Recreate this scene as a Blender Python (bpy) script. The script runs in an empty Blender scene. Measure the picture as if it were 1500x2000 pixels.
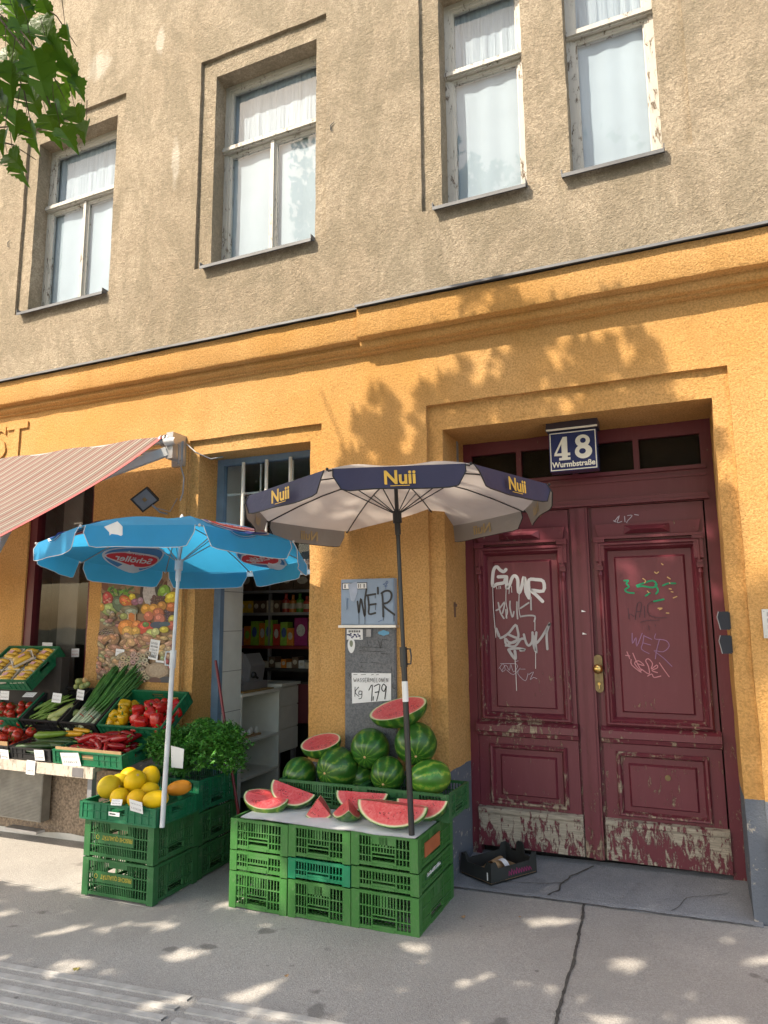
import bpy, math, random
import numpy as np
from mathutils import Vector, Matrix, noise
from math import sin, cos, pi, radians as R
random.seed(7)
scene = bpy.context.scene
col = scene.collection

# ------------------------------------------------------------------ camera
FPX, PITCH, YAW, ROLL = 1354.5, R(8.67), R(23.47), R(-.45)
O = Vector((0, -4.33, 1.6))
_F = Vector((-sin(YAW)*cos(PITCH), cos(YAW)*cos(PITCH), sin(PITCH)))
_R = Vector((cos(YAW), sin(YAW), 0)); _U = _R.cross(_F)
CX = _R*cos(ROLL) + _U*sin(ROLL); CY = _U*cos(ROLL) - _R*sin(ROLL)
cd = bpy.data.cameras.new('camera'); cam = bpy.data.objects.new('camera', cd); col.objects.link(cam)
cam.matrix_world = Matrix(((CX.x, CY.x, -_F.x, O.x), (CX.y, CY.y, -_F.y, O.y), (CX.z, CY.z, -_F.z, O.z), (0, 0, 0, 1)))
cd.sensor_fit = 'VERTICAL'; cd.sensor_height = 36; cd.sensor_width = 27; cd.lens = FPX/2000*36
cd.clip_start = .05; cd.clip_end = 500
scene.camera = cam

def P(px, py, y):                 # the point of the photograph that lies on the vertical plane y
    d = CX*((px-750)/FPX) + CY*((1000-py)/FPX) + _F
    return O + d*((y-O.y)/d.y)

# ------------------------------------------------------------------ light
SUN = Vector((.7, 1, -1.4)).normalized()
w = bpy.data.worlds.new('World'); scene.world = w; w.use_nodes = True
nt = w.node_tree; bg = nt.nodes['Background']
sky = nt.nodes.new('ShaderNodeTexSky'); sky.sky_type = 'NISHITA'; sky.sun_disc = False
sky.sun_elevation = math.asin(-SUN.z); sky.sun_rotation = math.atan2(-SUN.x, -SUN.y)
sky.dust_density = 2.2; sky.ozone_density = .5; sky.air_density = 1.0
wm = nt.nodes.new('ShaderNodeMix'); wm.data_type = 'RGBA'; wm.blend_type = 'MULTIPLY'; wm.inputs[0].default_value = 1; wm.inputs[7].default_value = (1.10, 1.0, .84, 1)   # the camera's white balance
nt.links.new(sky.outputs[0], wm.inputs[6]); nt.links.new(wm.outputs[2], bg.inputs[0]); bg.inputs[1].default_value = .15
sd = bpy.data.lights.new('sun', 'SUN'); sd.energy = 2.75; sd.angle = R(.53); sd.color = (1, .88, .70)
sun = bpy.data.objects.new('sun', sd); col.objects.link(sun)
sun.rotation_euler = SUN.to_track_quat('-Z', 'Y').to_euler(); sun.location = (-6, -10, 14)
scene.view_settings.view_transform = 'Standard'; scene.view_settings.look = 'None'
scene.view_settings.exposure = 1.50; scene.view_settings.gamma = 1
scene.render.engine = 'CYCLES'
scene.cycles.max_bounces = 8; scene.cycles.transparent_max_bounces = 12

# ------------------------------------------------------------------ helpers
class MB:
    def __init__(s): s.v = []; s.f = []; s.m = []; s.c = []
    def add(s, vs, fs, m=0, c=None):
        b = len(s.v); s.v += [tuple(v) for v in vs]
        for f in fs: s.f.append([i+b for i in f]); s.m.append(m); s.c.append(c)
    def box(s, x0, x1, y0, y1, z0, z1, m=0, T=None):
        vs = [(x, y, z) for x in (x0, x1) for y in (y0, y1) for z in (z0, z1)]
        if T is not None: vs = [T @ Vector(v) for v in vs]
        s.add(vs, [(0, 1, 3, 2), (4, 6, 7, 5), (0, 4, 5, 1), (2, 3, 7, 6), (0, 2, 6, 4), (1, 5, 7, 3)], m)
    def tube(s, pts, r, seg=10, m=0, caps=True):
        pts = [Vector(p) for p in pts]; n = len(pts)
        rs = r if isinstance(r, (list, tuple)) else [r]*n
        t = (pts[1]-pts[0]).normalized(); a = t.orthogonal().normalized(); vs = []
        for i, p in enumerate(pts):
            t = (pts[min(i+1, n-1)]-pts[max(i-1, 0)]).normalized()
            a = (a - t*a.dot(t)).normalized(); b = t.cross(a)
            vs += [p + (a*cos(2*pi*k/seg)+b*sin(2*pi*k/seg))*rs[i] for k in range(seg)]
        fs = [(i*seg+k, i*seg+(k+1) % seg, (i+1)*seg+(k+1) % seg, (i+1)*seg+k) for i in range(n-1) for k in range(seg)]
        if caps: fs += [tuple(range(seg))[::-1], tuple((n-1)*seg+k for k in range(seg))]
        s.add(vs, fs, m)
    def lathe(s, prof, seg=20, T=None, m=0, lobes=0, amp=0, ph=0):
        T = T or Matrix(); vs = []; n = len(prof)
        for r, z in prof:
            for k in range(seg):
                a = 2*pi*k/seg; rr = r*(1+amp*cos(lobes*a+ph)); vs.append(T @ Vector((rr*cos(a), rr*sin(a), z)))
        s.add(vs, [(i*seg+k, i*seg+(k+1) % seg, (i+1)*seg+(k+1) % seg, (i+1)*seg+k) for i in range(n-1) for k in range(seg)], m)
    def ball(s, c, rx, ry=None, rz=None, seg=16, m=0, T=None):
        ry = ry or rx; rz = rz or rx; n = seg//2
        M = Matrix.Translation(Vector(c)) @ (T or Matrix()) @ Matrix.Diagonal((rx, ry, rz, 1))
        s.lathe([(max(1e-4, sin(pi*i/n)), -cos(pi*i/n)) for i in range(n+1)], seg, M, m)
    def poly(s, pts, m=0, c=None): s.add(pts, [tuple(range(len(pts)))], m, c)
    def prism(s, pts, d, m=0):      # pts a closed outline, d the vector through its thickness
        n = len(pts); d = Vector(d); a = [Vector(p) for p in pts]
        s.add(a+[p+d for p in a], [tuple(range(n))[::-1], tuple(range(n, 2*n))]+[(i, (i+1) % n, n+(i+1) % n, n+i) for i in range(n)], m)
    def rects(s, L, cap=True, m=0):  # mitred mouldings: (x0,x1,z0,z1,y) loops joined one to the next
        vs = []
        for x0, x1, z0, z1, y in L: vs += [(x0, y, z0), (x1, y, z0), (x1, y, z1), (x0, y, z1)]
        fs = [(i*4+k, i*4+(k+1) % 4, i*4+4+(k+1) % 4, i*4+4+k) for i in range(len(L)-1) for k in range(4)]
        if cap: b = len(L)*4-4; fs.append((b, b+1, b+2, b+3))
        s.add(vs, fs, m)
    def ribbon(s, pts, wd, nrm, m=0, lift=0):
        nrm = Vector(nrm).normalized(); pts = [Vector(p)+nrm*lift for p in pts]; n = len(pts)
        ws = wd if isinstance(wd, (list, tuple)) else [wd]*n; L = []; Rr = []
        for i, p in enumerate(pts):
            t = pts[min(i+1, n-1)]-pts[max(i-1, 0)]
            if t.length < 1e-7: t = Vector((1, 0, 0))
            q = nrm.cross(t.normalized())*ws[i]/2; L.append(p+q); Rr.append(p-q)
        s.add(L+Rr, [(i, i+1, n+i+1, n+i) for i in range(n-1)], m)
        for e, g in ((0, 1), (n-1, -1)):   # round ends
            c = pts[e]; r = ws[e]/2; u = (L[e]-c); t2 = nrm.cross(u)
            s.add([c]+[c+u*cos(pi*k/6)+t2*sin(pi*k/6)*g for k in range(7)], [(0, k+1, k+2) if g > 0 else (0, k+2, k+1) for k in range(6)], m)
    def shift(s, d): s.v = [(v[0]+d[0], v[1]+d[1], v[2]+d[2]) for v in s.v]; return s
    def build(s, name, mats, parent=None, smooth=False, origin=None, kind=None):
        me = bpy.data.meshes.new(name)
        if origin is None:
            if parent is not None: origin = wpos(parent)
            else:
                a = np.array(s.v); lo = a.min(0); hi = a.max(0); origin = Vector(((lo[0]+hi[0])/2, (lo[1]+hi[1])/2, lo[2]))
        o3 = Vector(origin); me.from_pydata([(v[0]-o3.x, v[1]-o3.y, v[2]-o3.z) for v in s.v], [], s.f)
        mats = mats if isinstance(mats, (list, tuple)) else [mats]
        for m in mats: me.materials.append(m)
        if any(s.m): me.polygons.foreach_set('material_index', s.m)
        if any(c is not None for c in s.c):
            at = me.color_attributes.new('Col', 'FLOAT_COLOR', 'CORNER'); k = 0
            for f, c in zip(s.f, s.c):
                c = c or (1, 1, 1)
                for _ in f: at.data[k].color = (c[0], c[1], c[2], 1); k += 1
        if smooth: me.polygons.foreach_set('use_smooth', [True]*len(me.polygons))
        me.update()
        if smooth and smooth is not True:
            try: me.set_sharp_from_angle(angle=R(smooth))
            except Exception: pass
        o = bpy.data.objects.new(name, me); col.objects.link(o)
        if parent is not None: o.parent = parent; o.location = o3-wpos(parent)
        else: o.location = o3
        if kind: o['kind'] = kind
        return o

def wpos(o):
    p = Vector(o.location)
    while o.parent: o = o.parent; p = p+Vector(o.location)
    return p
def tag(o, label=None, cat=None, group=None, kind=None):
    if label: o['label'] = label
    if cat: o['category'] = cat
    if group: o['group'] = group
    if kind: o['kind'] = kind
    return o
def thing(name, loc, label, cat, group=None):
    o = bpy.data.objects.new(name, None); o.empty_display_size = .1; col.objects.link(o); o.location = loc
    return tag(o, label, cat, group)
def dup(root, loc, rot=None, scale=None, label=None, group=None):
    def cp(o, parent):
        c = o.copy(); col.objects.link(c); c.parent = parent
        for ch in [x for x in o.children]: cp(ch, c)
        return c
    c = cp(root, None); c.location = loc
    if rot is not None: c.rotation_euler = rot
    if scale is not None: c.scale = scale if isinstance(scale, (tuple, list)) else (scale,)*3
    if label: c['label'] = label
    if group: c['group'] = group
    return c
def frame(origin, ex, ez):           # x axis, z axis -> 4x4 (local y completes it, pointing away)
    ex = Vector(ex).normalized(); ez = Vector(ez); ez = (ez-ex*ez.dot(ex)).normalized(); ey = ez.cross(ex)
    return Matrix(((ex.x, ey.x, ez.x, origin[0]), (ex.y, ey.y, ez.y, origin[1]), (ex.z, ey.z, ez.z, origin[2]), (0, 0, 0, 1)))
def add_text(mb, txt, T, size, off=0, ext=0, m=0, center=True, sx=1, spacing=1, shear=0, mirror=False):
    cu = bpy.data.curves.new('t', 'FONT'); cu.body = txt; cu.size = size; cu.offset = off; cu.extrude = ext; cu.resolution_u = 4
    cu.space_character = spacing; cu.shear = shear
    if center: cu.align_x = 'CENTER'
    ob = bpy.data.objects.new('t', cu); me = bpy.data.meshes.new_from_object(ob)
    k = -1 if mirror else 1
    mb.add([T @ Vector((v.co.x*sx*k, -v.co.z, v.co.y)) for v in me.vertices], [tuple(p.vertices) for p in me.polygons], m)
    bpy.data.objects.remove(ob); bpy.data.curves.remove(cu); bpy.data.meshes.remove(me)

# ------------------------------------------------------------------ materials
class N:
    def __init__(s, name):
        s.mat = bpy.data.materials.new(name); s.mat.use_nodes = True; s.t = s.mat.node_tree; s.b = s.t.nodes['Principled BSDF']
        s.tc = s.t.nodes.new('ShaderNodeTexCoord')
    def n(s, ty, **kw):
        o = s.t.nodes.new(ty)
        for k, v in kw.items():
            if k in o.inputs.keys() and not hasattr(o, k): s.set(o.inputs[k], v)
            elif hasattr(o, k): setattr(o, k, v)
            else: s.set(o.inputs[k.replace('_', ' ')], v)
        return o
    def set(s, i, v):
        if isinstance(v, bpy.types.NodeSocket): s.t.links.new(v, i)
        elif isinstance(v, (tuple, list)) and len(v) == 3 and i.type == 'RGBA': i.default_value = (*v, 1)
        else: i.default_value = v
    def noise(s, sc, det=4, rough=.55, vec=None, dist=0):
        n = s.t.nodes.new('ShaderNodeTexNoise'); s.set(n.inputs['Scale'], sc); s.set(n.inputs['Detail'], det); s.set(n.inputs['Roughness'], rough)
        s.set(n.inputs['Distortion'], dist); s.set(n.inputs['Vector'], vec or s.tc.outputs['Object']); return n.outputs[0]
    def vor(s, sc, vec=None, feat='F1'):
        n = s.t.nodes.new('ShaderNodeTexVoronoi'); n.feature = feat; s.set(n.inputs['Scale'], sc); s.set(n.inputs['Vector'], vec or s.tc.outputs['Object']); return n.outputs[0]
    def ramp(s, f, *st):
        n = s.t.nodes.new('ShaderNodeValToRGB'); s.set(n.inputs[0], f); e = n.color_ramp.elements
        while len(e) < len(st): e.new(.5)
        for k, (p, c) in enumerate(st):
            e[k].position = p; c = (c, c, c) if isinstance(c, (int, float)) else c; e[k].color = (*c, 1)
        return n.outputs[0]
    def mix(s, f, a, b, ty='MIX'):
        n = s.t.nodes.new('ShaderNodeMix'); n.data_type = 'RGBA'; n.blend_type = ty
        s.set(n.inputs['Factor'], f); s.set(n.inputs['A'] if 0 else n.inputs[6], a); s.set(n.inputs[7], b); return n.outputs[2]
    def math(s, op, a, b=0, c=None):
        n = s.t.nodes.new('ShaderNodeMath'); n.operation = op; s.set(n.inputs[0], a); s.set(n.inputs[1], b)
        if c is not None: s.set(n.inputs[2], c)
        return n.outputs[0]
    def xyz(s, vec=None):
        n = s.t.nodes.new('ShaderNodeSeparateXYZ'); s.set(n.inputs[0], vec or s.tc.outputs['Object']); return n.outputs
    def map(s, sc=(1, 1, 1), rot=(0, 0, 0), loc=(0, 0, 0)):
        n = s.t.nodes.new('ShaderNodeMapping'); n.inputs['Scale'].default_value = sc; n.inputs['Rotation'].default_value = rot; n.inputs['Location'].default_value = loc
        s.t.links.new(s.tc.outputs['Object'], n.inputs[0]); return n.outputs[0]
    def bump(s, h, d=.01, st=1, prev=None):
        n = s.t.nodes.new('ShaderNodeBump'); n.inputs['Strength'].default_value = st; n.inputs['Distance'].default_value = d; s.set(n.inputs['Height'], h)
        if prev: s.set(n.inputs['Normal'], prev)
        s.t.links.new(n.outputs[0], s.b.inputs['Normal']); return n.outputs[0]
    def out(s, c=None, r=.6, metal=0, spec=None, tr=0):
        if c is not None: s.set(s.b.inputs['Base Color'], c)
        s.set(s.b.inputs['Roughness'], r); s.b.inputs['Metallic'].default_value = metal
        if spec is not None: s.b.inputs['Specular IOR Level'].default_value = spec
        return s.mat
def simple(name, c, r=.5, var=.15, sc=8, metal=0, bump=0, bsc=60, spec=None):
    k = N(name); f = k.noise(sc, 5); d = tuple(x*(1-var) for x in c); l = tuple(min(1, x*(1+var)) for x in c)
    c2 = k.ramp(f, (.3, d), (.7, l))
    if bump: k.bump(k.noise(bsc, 3), bump)
    return k.out(c2, r, metal, spec)

M = {}
def plaster(name, A, B, stain, base=None, bump=.011, grime=None, rough=0):
    k = N(name); p = k.tc.outputs['Object']
    c = k.mix(k.ramp(k.noise(1.3, 6, .6), (.36, 0), (.64, 1)), A, B)
    c = k.mix(k.ramp(k.noise(.55, 8, .7, dist=.6), (.5, 0), (.72, .65)), c, stain)
    grain = k.noise(85, 3, .6); coarse = k.vor(60)
    c = k.mix(k.ramp(grain, (.36, .62), (.58, 0)), c, tuple(x*.55 for x in A)); c = k.mix(k.ramp(k.noise(3.4, 7, .7, k.map((1.6, 1, .5))), (.50, 0), (.68, .3)), c, tuple(x*.66 for x in A))
    if rough: c = k.mix(k.ramp(k.noise(26, 5, .75), (.40, .48), (.53, 0)), c, tuple(x*.60 for x in A)); c = k.mix(k.ramp(k.noise(38, 4, .7, k.map(loc=(4, 4, 4))), (.55, 0), (.68, .35)), c, tuple(min(1, x*1.3) for x in B))
    if rough:   # rain streaks and two pale repairs
        c = k.mix(k.ramp(k.noise(3.2, 6, .65, k.map((2.2, 1, .16))), (.52, 0), (.70, .38)), c, stain)
        for cx, cz, rx, rz in ((-4.80, 6.82, .17, .17), (-4.06, 6.80, .055, .15), (-3.83, 5.55, .05, .28), (.9, 6.2, .1, .4)):
            vm = k.t.nodes.new('ShaderNodeVectorMath'); vm.operation = 'LENGTH'; k.t.links.new(k.map((1/rx, 0, 1/rz), loc=(-cx/rx, 0, -cz/rz)), vm.inputs[0])
            d_ = k.math('ADD', vm.outputs[1], k.math('MULTIPLY', k.math('SUBTRACT', k.noise(7, 5, .7), .5), 1.5)); c = k.mix(k.ramp(d_, (.55, .75), (1.15, 0)), c, (.56, .51, .44))
    if grime:   # damp and soot marks with an outline of their own
        g = k.ramp(k.noise(2.6, 9, .72, k.map((1, 1, .55)), 1.1), (.47, 0), (.56, .4))
        c = k.mix(g, c, grime)
        cr = k.t.nodes.new('ShaderNodeTexVoronoi'); cr.feature = 'DISTANCE_TO_EDGE'; cr.inputs['Scale'].default_value = .9
        wv = k.t.nodes.new('ShaderNodeVectorMath'); wv.operation = 'ADD'; k.t.links.new(p, wv.inputs[0])
        nn = k.t.nodes.new('ShaderNodeTexNoise'); nn.inputs['Scale'].default_value = 3; nn.inputs['Detail'].default_value = 6; k.t.links.new(p, nn.inputs['Vector']); k.t.links.new(nn.outputs[1], wv.inputs[1]); k.t.links.new(wv.outputs[0], cr.inputs['Vector'])
        c = k.mix(k.ramp(cr.outputs[0], (.0, .4), (.004, 0)), c, (.10, .075, .05))
    if base:
        x, y, z = k.xyz()
        edge = k.math('ADD', z, k.math('MULTIPLY', k.noise(5, 5), -.05))
        m = k.math('LESS_THAN', edge, base[1]-.02)
        chips = k.ramp(k.noise(16, 6, .7, dist=.4), (.60, 0), (.63, 1))
        b = k.mix(chips, k.mix(k.noise(3, 5), base[0], tuple(q*.75 for q in base[0])), (.42, .38, .33))
        c = k.mix(m, c, b)
    h = k.math('ADD', k.math('MULTIPLY', k.noise(120, 4, .65), .55), k.math('MULTIPLY', k.noise(42, 5, .7), .9))
    b1 = k.bump(h, bump, .8)
    return k.out(c, .93, spec=.15)
M['grey_plaster'] = plaster('grey_plaster', (.405, .33, .24), (.52, .435, .33), (.28, .24, .18), bump=.028, rough=1, grime=(.21, .18, .125))
M['orange_plaster'] = plaster('orange_plaster', (.60, .325, .105), (.66, .39, .16), (.52, .285, .095), base=((.17, .19, .23), .62), bump=.012)
M['orange_shop'] = plaster('orange_shop', (.64, .31, .06), (.70, .36, .08), (.58, .27, .05), bump=.012)

def paving():
    k = N('asphalt_paving'); c = k.mix(k.ramp(k.noise(1.1, 7, .62), (.35, 0), (.68, 1)), (.43, .41, .39), (.53, .505, .485))
    c = k.mix(k.ramp(k.noise(170, 2), (.35, .45), (.65, 0)), c, (.15, .14, .13)); c = k.mix(k.ramp(k.noise(70, 4, .7), (.38, .35), (.56, 0)), c, (.24, .225, .21))
    c = k.mix(k.ramp(k.noise(190, 2, vec=k.map(loc=(3, 1, 0))), (.62, 0), (.78, .5)), c, (.52, .50, .46))
    sp = k.ramp(k.noise(4.6, 2, .4, k.map(loc=(1, 5, 0))), (.27, .55), (.305, 0)); c = k.mix(sp, c, (.1, .095, .09))
    sp = k.ramp(k.noise(11, 2, .4, k.map(loc=(7, 2, 0))), (.22, .6), (.255, 0)); c = k.mix(sp, c, (.09, .085, .08))
    sp = k.ramp(k.noise(.8, 9, .75, k.map(loc=(2, 2, 0)), .8), (.52, 0), (.66, .35)); c = k.mix(sp, c, (.28, .265, .25))
    sp = k.ramp(k.noise(26, 2, .5, k.map(loc=(3, 9, 0))), (.76, 0), (.79, .8)); c = k.mix(sp, c, (.60, .58, .55))
    x, y, z = k.xyz()
    # rolled dot texture on the right-hand slab
    dots = k.vor(1, vec=k.map((34, 34, 0)))
    m = k.math('MULTIPLY', k.math('GREATER_THAN', x, -.28), k.math('MULTIPLY', k.math('LESS_THAN', y, -.25), k.ramp(k.noise(2, 3), (.38, 0), (.5, 1))))
    c = k.mix(k.math('MULTIPLY', m, k.ramp(dots, (.18, .22), (.34, 0))), c, (.12, .115, .11))
    h = k.math('ADD', k.noise(150, 3), k.math('MULTIPLY', k.math('MULTIPLY', m, -.9), k.ramp(dots, (.1, 1), (.35, 0))))
    k.bump(h, .004, .8); return k.out(c, .88, spec=.25)
M['paving'] = paving()
def step_mat():
    k = N('step_concrete'); c = k.mix(k.ramp(k.noise(2.2, 8, .7), (.35, 0), (.68, 1)), (.225, .235, .26), (.33, .34, .365))
    c = k.mix(k.ramp(k.noise(120, 3), (.35, .4), (.62, 0)), c, (.13, .135, .15)); c = k.mix(k.ramp(k.noise(7, 9, .75), (.55, 0), (.70, .5)), c, (.15, .15, .16))
    k.bump(k.math('ADD', k.noise(140, 3), k.noise(12, 6, .7)), .006); return k.out(c, .88, spec=.25)
M['step'] = step_mat()
M['joint'] = simple('joint_tar', (.075, .07, .065), .9, .4, 20, bump=.006)
M['tactile'] = simple('tactile_paint', (.45, .435, .42), .8, .22, 12, bump=.002, bsc=200)
M['stone'] = simple('speckled_stone', (.24, .18, .13), .7, .55, 55, bump=.003)
M['zinc'] = simple('zinc_flashing', (.12, .125, .135), .65, .25, 5, metal=.3)
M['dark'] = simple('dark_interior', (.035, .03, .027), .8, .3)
M['floor_dark'] = simple('shop_floor', (.06, .055, .05), .5, .3)
def old_paint(name, c, wood, lo, hi, z_hi=None, rough=.45):
    k = N(name); st = k.map((13, 13, 5)); f = k.math('ADD', k.math('MULTIPLY', k.noise(2.6, 12, .74, st, .5), .75), k.math('MULTIPLY', k.noise(3.2, 3, .5), .25))
    m = k.ramp(f, (lo, 0), (hi, 1))
    if z_hi:
        x, y, z = k.xyz(); g = k.t.nodes.new('ShaderNodeMapRange'); g.inputs[1].default_value = z_hi[0]; g.inputs[2].default_value = z_hi[1]
        g.inputs[3].default_value = z_hi[2]; g.inputs[4].default_value = z_hi[3]; k.set(g.inputs[0], z)
        m = k.ramp(k.math('ADD', f, g.outputs[0]), (lo, 0), (hi, 1))
    cc = k.mix(k.noise(2, 5), c, tuple(min(1, x*1.3) for x in c))
    dust = k.ramp(k.noise(6, 7, .7, k.map((6, 6, .8))), (.5, 0), (.8, .25)); cc = k.mix(dust, cc, tuple(min(1, x*1.6+.03) for x in c))
    wd = k.mix(k.ramp(k.noise(8, 6, .6, k.map((1.5, 1, 30))), (.35, 0), (.65, 1)), wood, tuple(x*.55 for x in wood))
    k.bump(k.math('MULTIPLY', m, -1), .0025, .8)
    return k.out(k.mix(m, cc, wd), k.ramp(m, (0, rough), (1, .85)))
RED = (.110, .017, .029)
M['door_red'] = old_paint('door_red', RED, (.36, .28, .2), .60, .64, (0, 1.5, .08, -.03))
M['door_worn'] = old_paint('door_worn', RED, (.42, .37, .30), .485, .515, (.05, .35, -.03, .05))
M['door_edge'] = old_paint('door_edge', RED, (.42, .34, .25), .54, .59, (0, 1.6, .07, -.05))
M['white_wood'] = old_paint('white_wood', (.43, .41, .375), (.20, .15, .11), .55, .60, rough=.6)
M['curtain'] = simple('curtain_white', (.43, .47, .51), .9, .05, 3)
def pleats():
    k = N('pleated_curtain'); f = k.noise(3, 4, .5, k.map((14, 1, .7)))
    k.bump(f, .02); return k.out(k.ramp(f, (.3, (.34, .38, .43)), (.7, (.47, .50, .54))), .9)
M['pleats'] = pleats()
def glass(name, tint=(.92, .95, .97), base=.03, rough=.02):
    k = N(name); t = k.t; t.nodes.remove(k.b)
    tr = t.nodes.new('ShaderNodeBsdfTransparent'); tr.inputs[0].default_value = (*tint, 1)
    gl = t.nodes.new('ShaderNodeBsdfGlossy'); gl.inputs['Roughness'].default_value = rough
    fr = t.nodes.new('ShaderNodeFresnel'); fr.inputs[0].default_value = 1.22
    ad = t.nodes.new('ShaderNodeMath'); ad.operation = 'ADD'; ad.inputs[1].default_value = base; t.links.new(fr.outputs[0], ad.inputs[0])
    mx = t.nodes.new('ShaderNodeMixShader'); ge = t.nodes.new('ShaderNodeNewGeometry'); s1 = t.nodes.new('ShaderNodeMath'); s1.operation = 'SUBTRACT'; s1.inputs[0].default_value = 1; t.links.new(ge.outputs['Backfacing'], s1.inputs[1]); ml = t.nodes.new('ShaderNodeMath'); ml.operation = 'MULTIPLY'; t.links.new(ad.outputs[0], ml.inputs[0]); t.links.new(s1.outputs[0], ml.inputs[1])
    t.links.new(ml.outputs[0], mx.inputs[0]); t.links.new(tr.outputs[0], mx.inputs[1]); t.links.new(gl.outputs[0], mx.inputs[2])
    bp = t.nodes.new('ShaderNodeBump'); bp.inputs['Distance'].default_value = .003; bp.inputs['Strength'].default_value = .25
    k.set(bp.inputs['Height'], k.noise(2.2, 2)); t.links.new(bp.outputs[0], gl.inputs['Normal'])
    t.links.new(mx.outputs[0], t.nodes['Material Output'].inputs[0]); return k.mat
M['glass'] = glass('window_glass')
M['dusty_glass'] = glass('dusty_glass', (.6, .58, .52), .0, .35)
M['film'] = glass('plastic_film', (.97, .97, .97), .04)
M['white_tile'] = simple('white_tile', (.78, .79, .74), .25, .05)
M['white_panel'] = simple('white_panel', (.76, .76, .69), .4, .06)
M['blue_frame'] = simple('blue_frame', (.16, .24, .34), .4, .15)
M['white_bar'] = simple('white_bar', (.75, .75, .72), .4, .06)
def crate_mat(name, c):
    k = N(name); cc = k.mix(k.noise(4, 4), tuple(x*.8 for x in c), tuple(x*1.15 for x in c))
    cc = k.mix(k.ramp(k.noise(9, 8, .75, k.map((1, 1, .5)), .8), (.50, 0), (.66, .45)), cc, (c[0]+.06, c[1]*.95+.03, c[2]+.05))
    cc = k.mix(k.ramp(k.noise(30, 6, .75, dist=1), (.60, 0), (.66, .5)), cc, (.16, .20, .13))
    k.bump(k.noise(60, 4), .0015); return k.out(cc, k.ramp(k.noise(12, 4), (.3, .35), (.7, .6)), spec=.45)
M['green'] = crate_mat('crate_green', (.045, .172, .036))
M['green_shaded'] = crate_mat('crate_green_shaded', (.026, .125, .038))  # darker copy of the crate green, shade put into the base colour
M['teal'] = crate_mat('crate_teal', (.004, .20, .085))
M['tray_green'] = crate_mat('tray_green', (.006, .135, .058))
M['black_plastic'] = simple('black_plastic', (.014, .014, .016), .55, .2, 5)
M['cardboard'] = simple('cardboard', (.40, .25, .13), .9, .15, 10)
M['paper'] = simple('paper', (.78, .78, .8), .8, .05, 10)
M['ink'] = simple('black_ink', (.015, .015, .02), .6, .1)
M['redink'] = simple('red_ink', (.45, .04, .03), .6, .1)
M['metal_grey'] = simple('metal_grey', (.28, .28, .30), .4, .1, metal=.3)
M['alu'] = simple('aluminium', (.5, .5, .52), .35, .1, metal=.7)
M['brass'] = simple('brass', (.65, .45, .16), .28, .2, 30, metal=1)
M['brass_dull'] = simple('brass_dull', (.20, .15, .08), .5, .3, 30, metal=.8)
M['wood_board'] = old_paint('wood_board', (.48, .42, .36), (.26, .21, .16), .50, .62, rough=.8)
M['box_blue'] = simple('box_blue_grey', (.25, .33, .46), .45, .08, 6)
M['box_grey'] = plaster('box_grey', (.17, .175, .19), (.23, .235, .25), (.12, .12, .135), bump=.002)
M['navy'] = simple('enamel_navy', (.02, .025, .10), .25, .1)
M['enamel_white'] = simple('enamel_white', (.72, .68, .60), .3, .08)
# ------------------------------------------------------------------ ground
GZ = lambda x, y=0: .022*x-.004         # the pavement falls gently to the left
def ground_sheet(name, x0, x1, y0, y1, lift, mat, step=2.0):
    mb = MB(); nx = max(1, int((x1-x0)/step)); ny = max(1, int((y1-y0)/step)); vs = []
    for i in range(nx+1):
        for j in range(ny+1):
            x = x0+(x1-x0)*i/nx; y = y0+(y1-y0)*j/ny; xx = max(-9, min(9, x)); vs.append((x, y, GZ(xx)+lift))
    mb.add(vs, [(i*(ny+1)+j, (i+1)*(ny+1)+j, (i+1)*(ny+1)+j+1, i*(ny+1)+j+1) for i in range(nx) for j in range(ny)])
    return tag(mb.build(name, mat), kind='structure')
M['asphalt'] = simple('road_asphalt', (.05, .05, .052), .9, .25, 30, bump=.006)
M['grass'] = simple('far_ground', (.06, .07, .04), .95, .3, 3)
ground_sheet('ground', -150, 150, -150, 150, -.40, M['grass'], 10)
ground_sheet('road', -60, 60, -16, -5.6, -.13, M['asphalt'])
ground_sheet('pavement', -30, 30, -5.45, .02, 0, M['paving'])
mb = MB()
for i in range(60):
    x = -30+i; mb.box(x+.004, x+.996, -5.6, -5.452, GZ(max(-9, min(9, x)))-.3, GZ(max(-9, min(9, x)))+.002)
tag(mb.build('kerb', M['step']), kind='structure')
# shop floor and doorway threshold
ground_sheet('shop_floor', -6.4, -1.7, .02, 3.4, .012, M['floor_dark'])
# raised concrete step in the entrance recess: rises towards the door
mb = MB(); nx = 40; vs = []
for i in range(nx+1):
    x = -1.49+1.735*i/nx; wob = .012*noise.noise(Vector((x*6, 0, 3)))
    vs += [(x, -.012+wob, GZ(x)+.003), (x, .03+wob, GZ(x)+.012), (x, .25, GZ(x)+.03+.004*noise.noise(Vector((x*3, 1, 0)))), (x, .56, GZ(x)+.062)]
mb.add(vs, [(i*4+j, (i+1)*4+j, (i+1)*4+j+1, i*4+j+1) for i in range(nx) for j in range(3)])
tag(mb.build('door_step', M['step']), kind='structure')
def wob_line(pts, wd, z, n=26, seed=0, amp=.012):
    out = []; ws = []
    for i in range(len(pts)-1):
        for k in range(n):
            t = k/n; p = Vector(pts[i]).lerp(Vector(pts[i+1]), t); q = noise.noise(Vector((p.x*9, p.y*9, seed)))
            out.append(Vector((p.x+amp*q, p.y+amp*noise.noise(Vector((p.y*11, p.x*7, seed+5))), z(p)))); ws.append(wd*(.55+.9*abs(noise.noise(Vector((p.x*21, p.y*21, seed+9))))))
    return out, ws
mb = MB()
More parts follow.
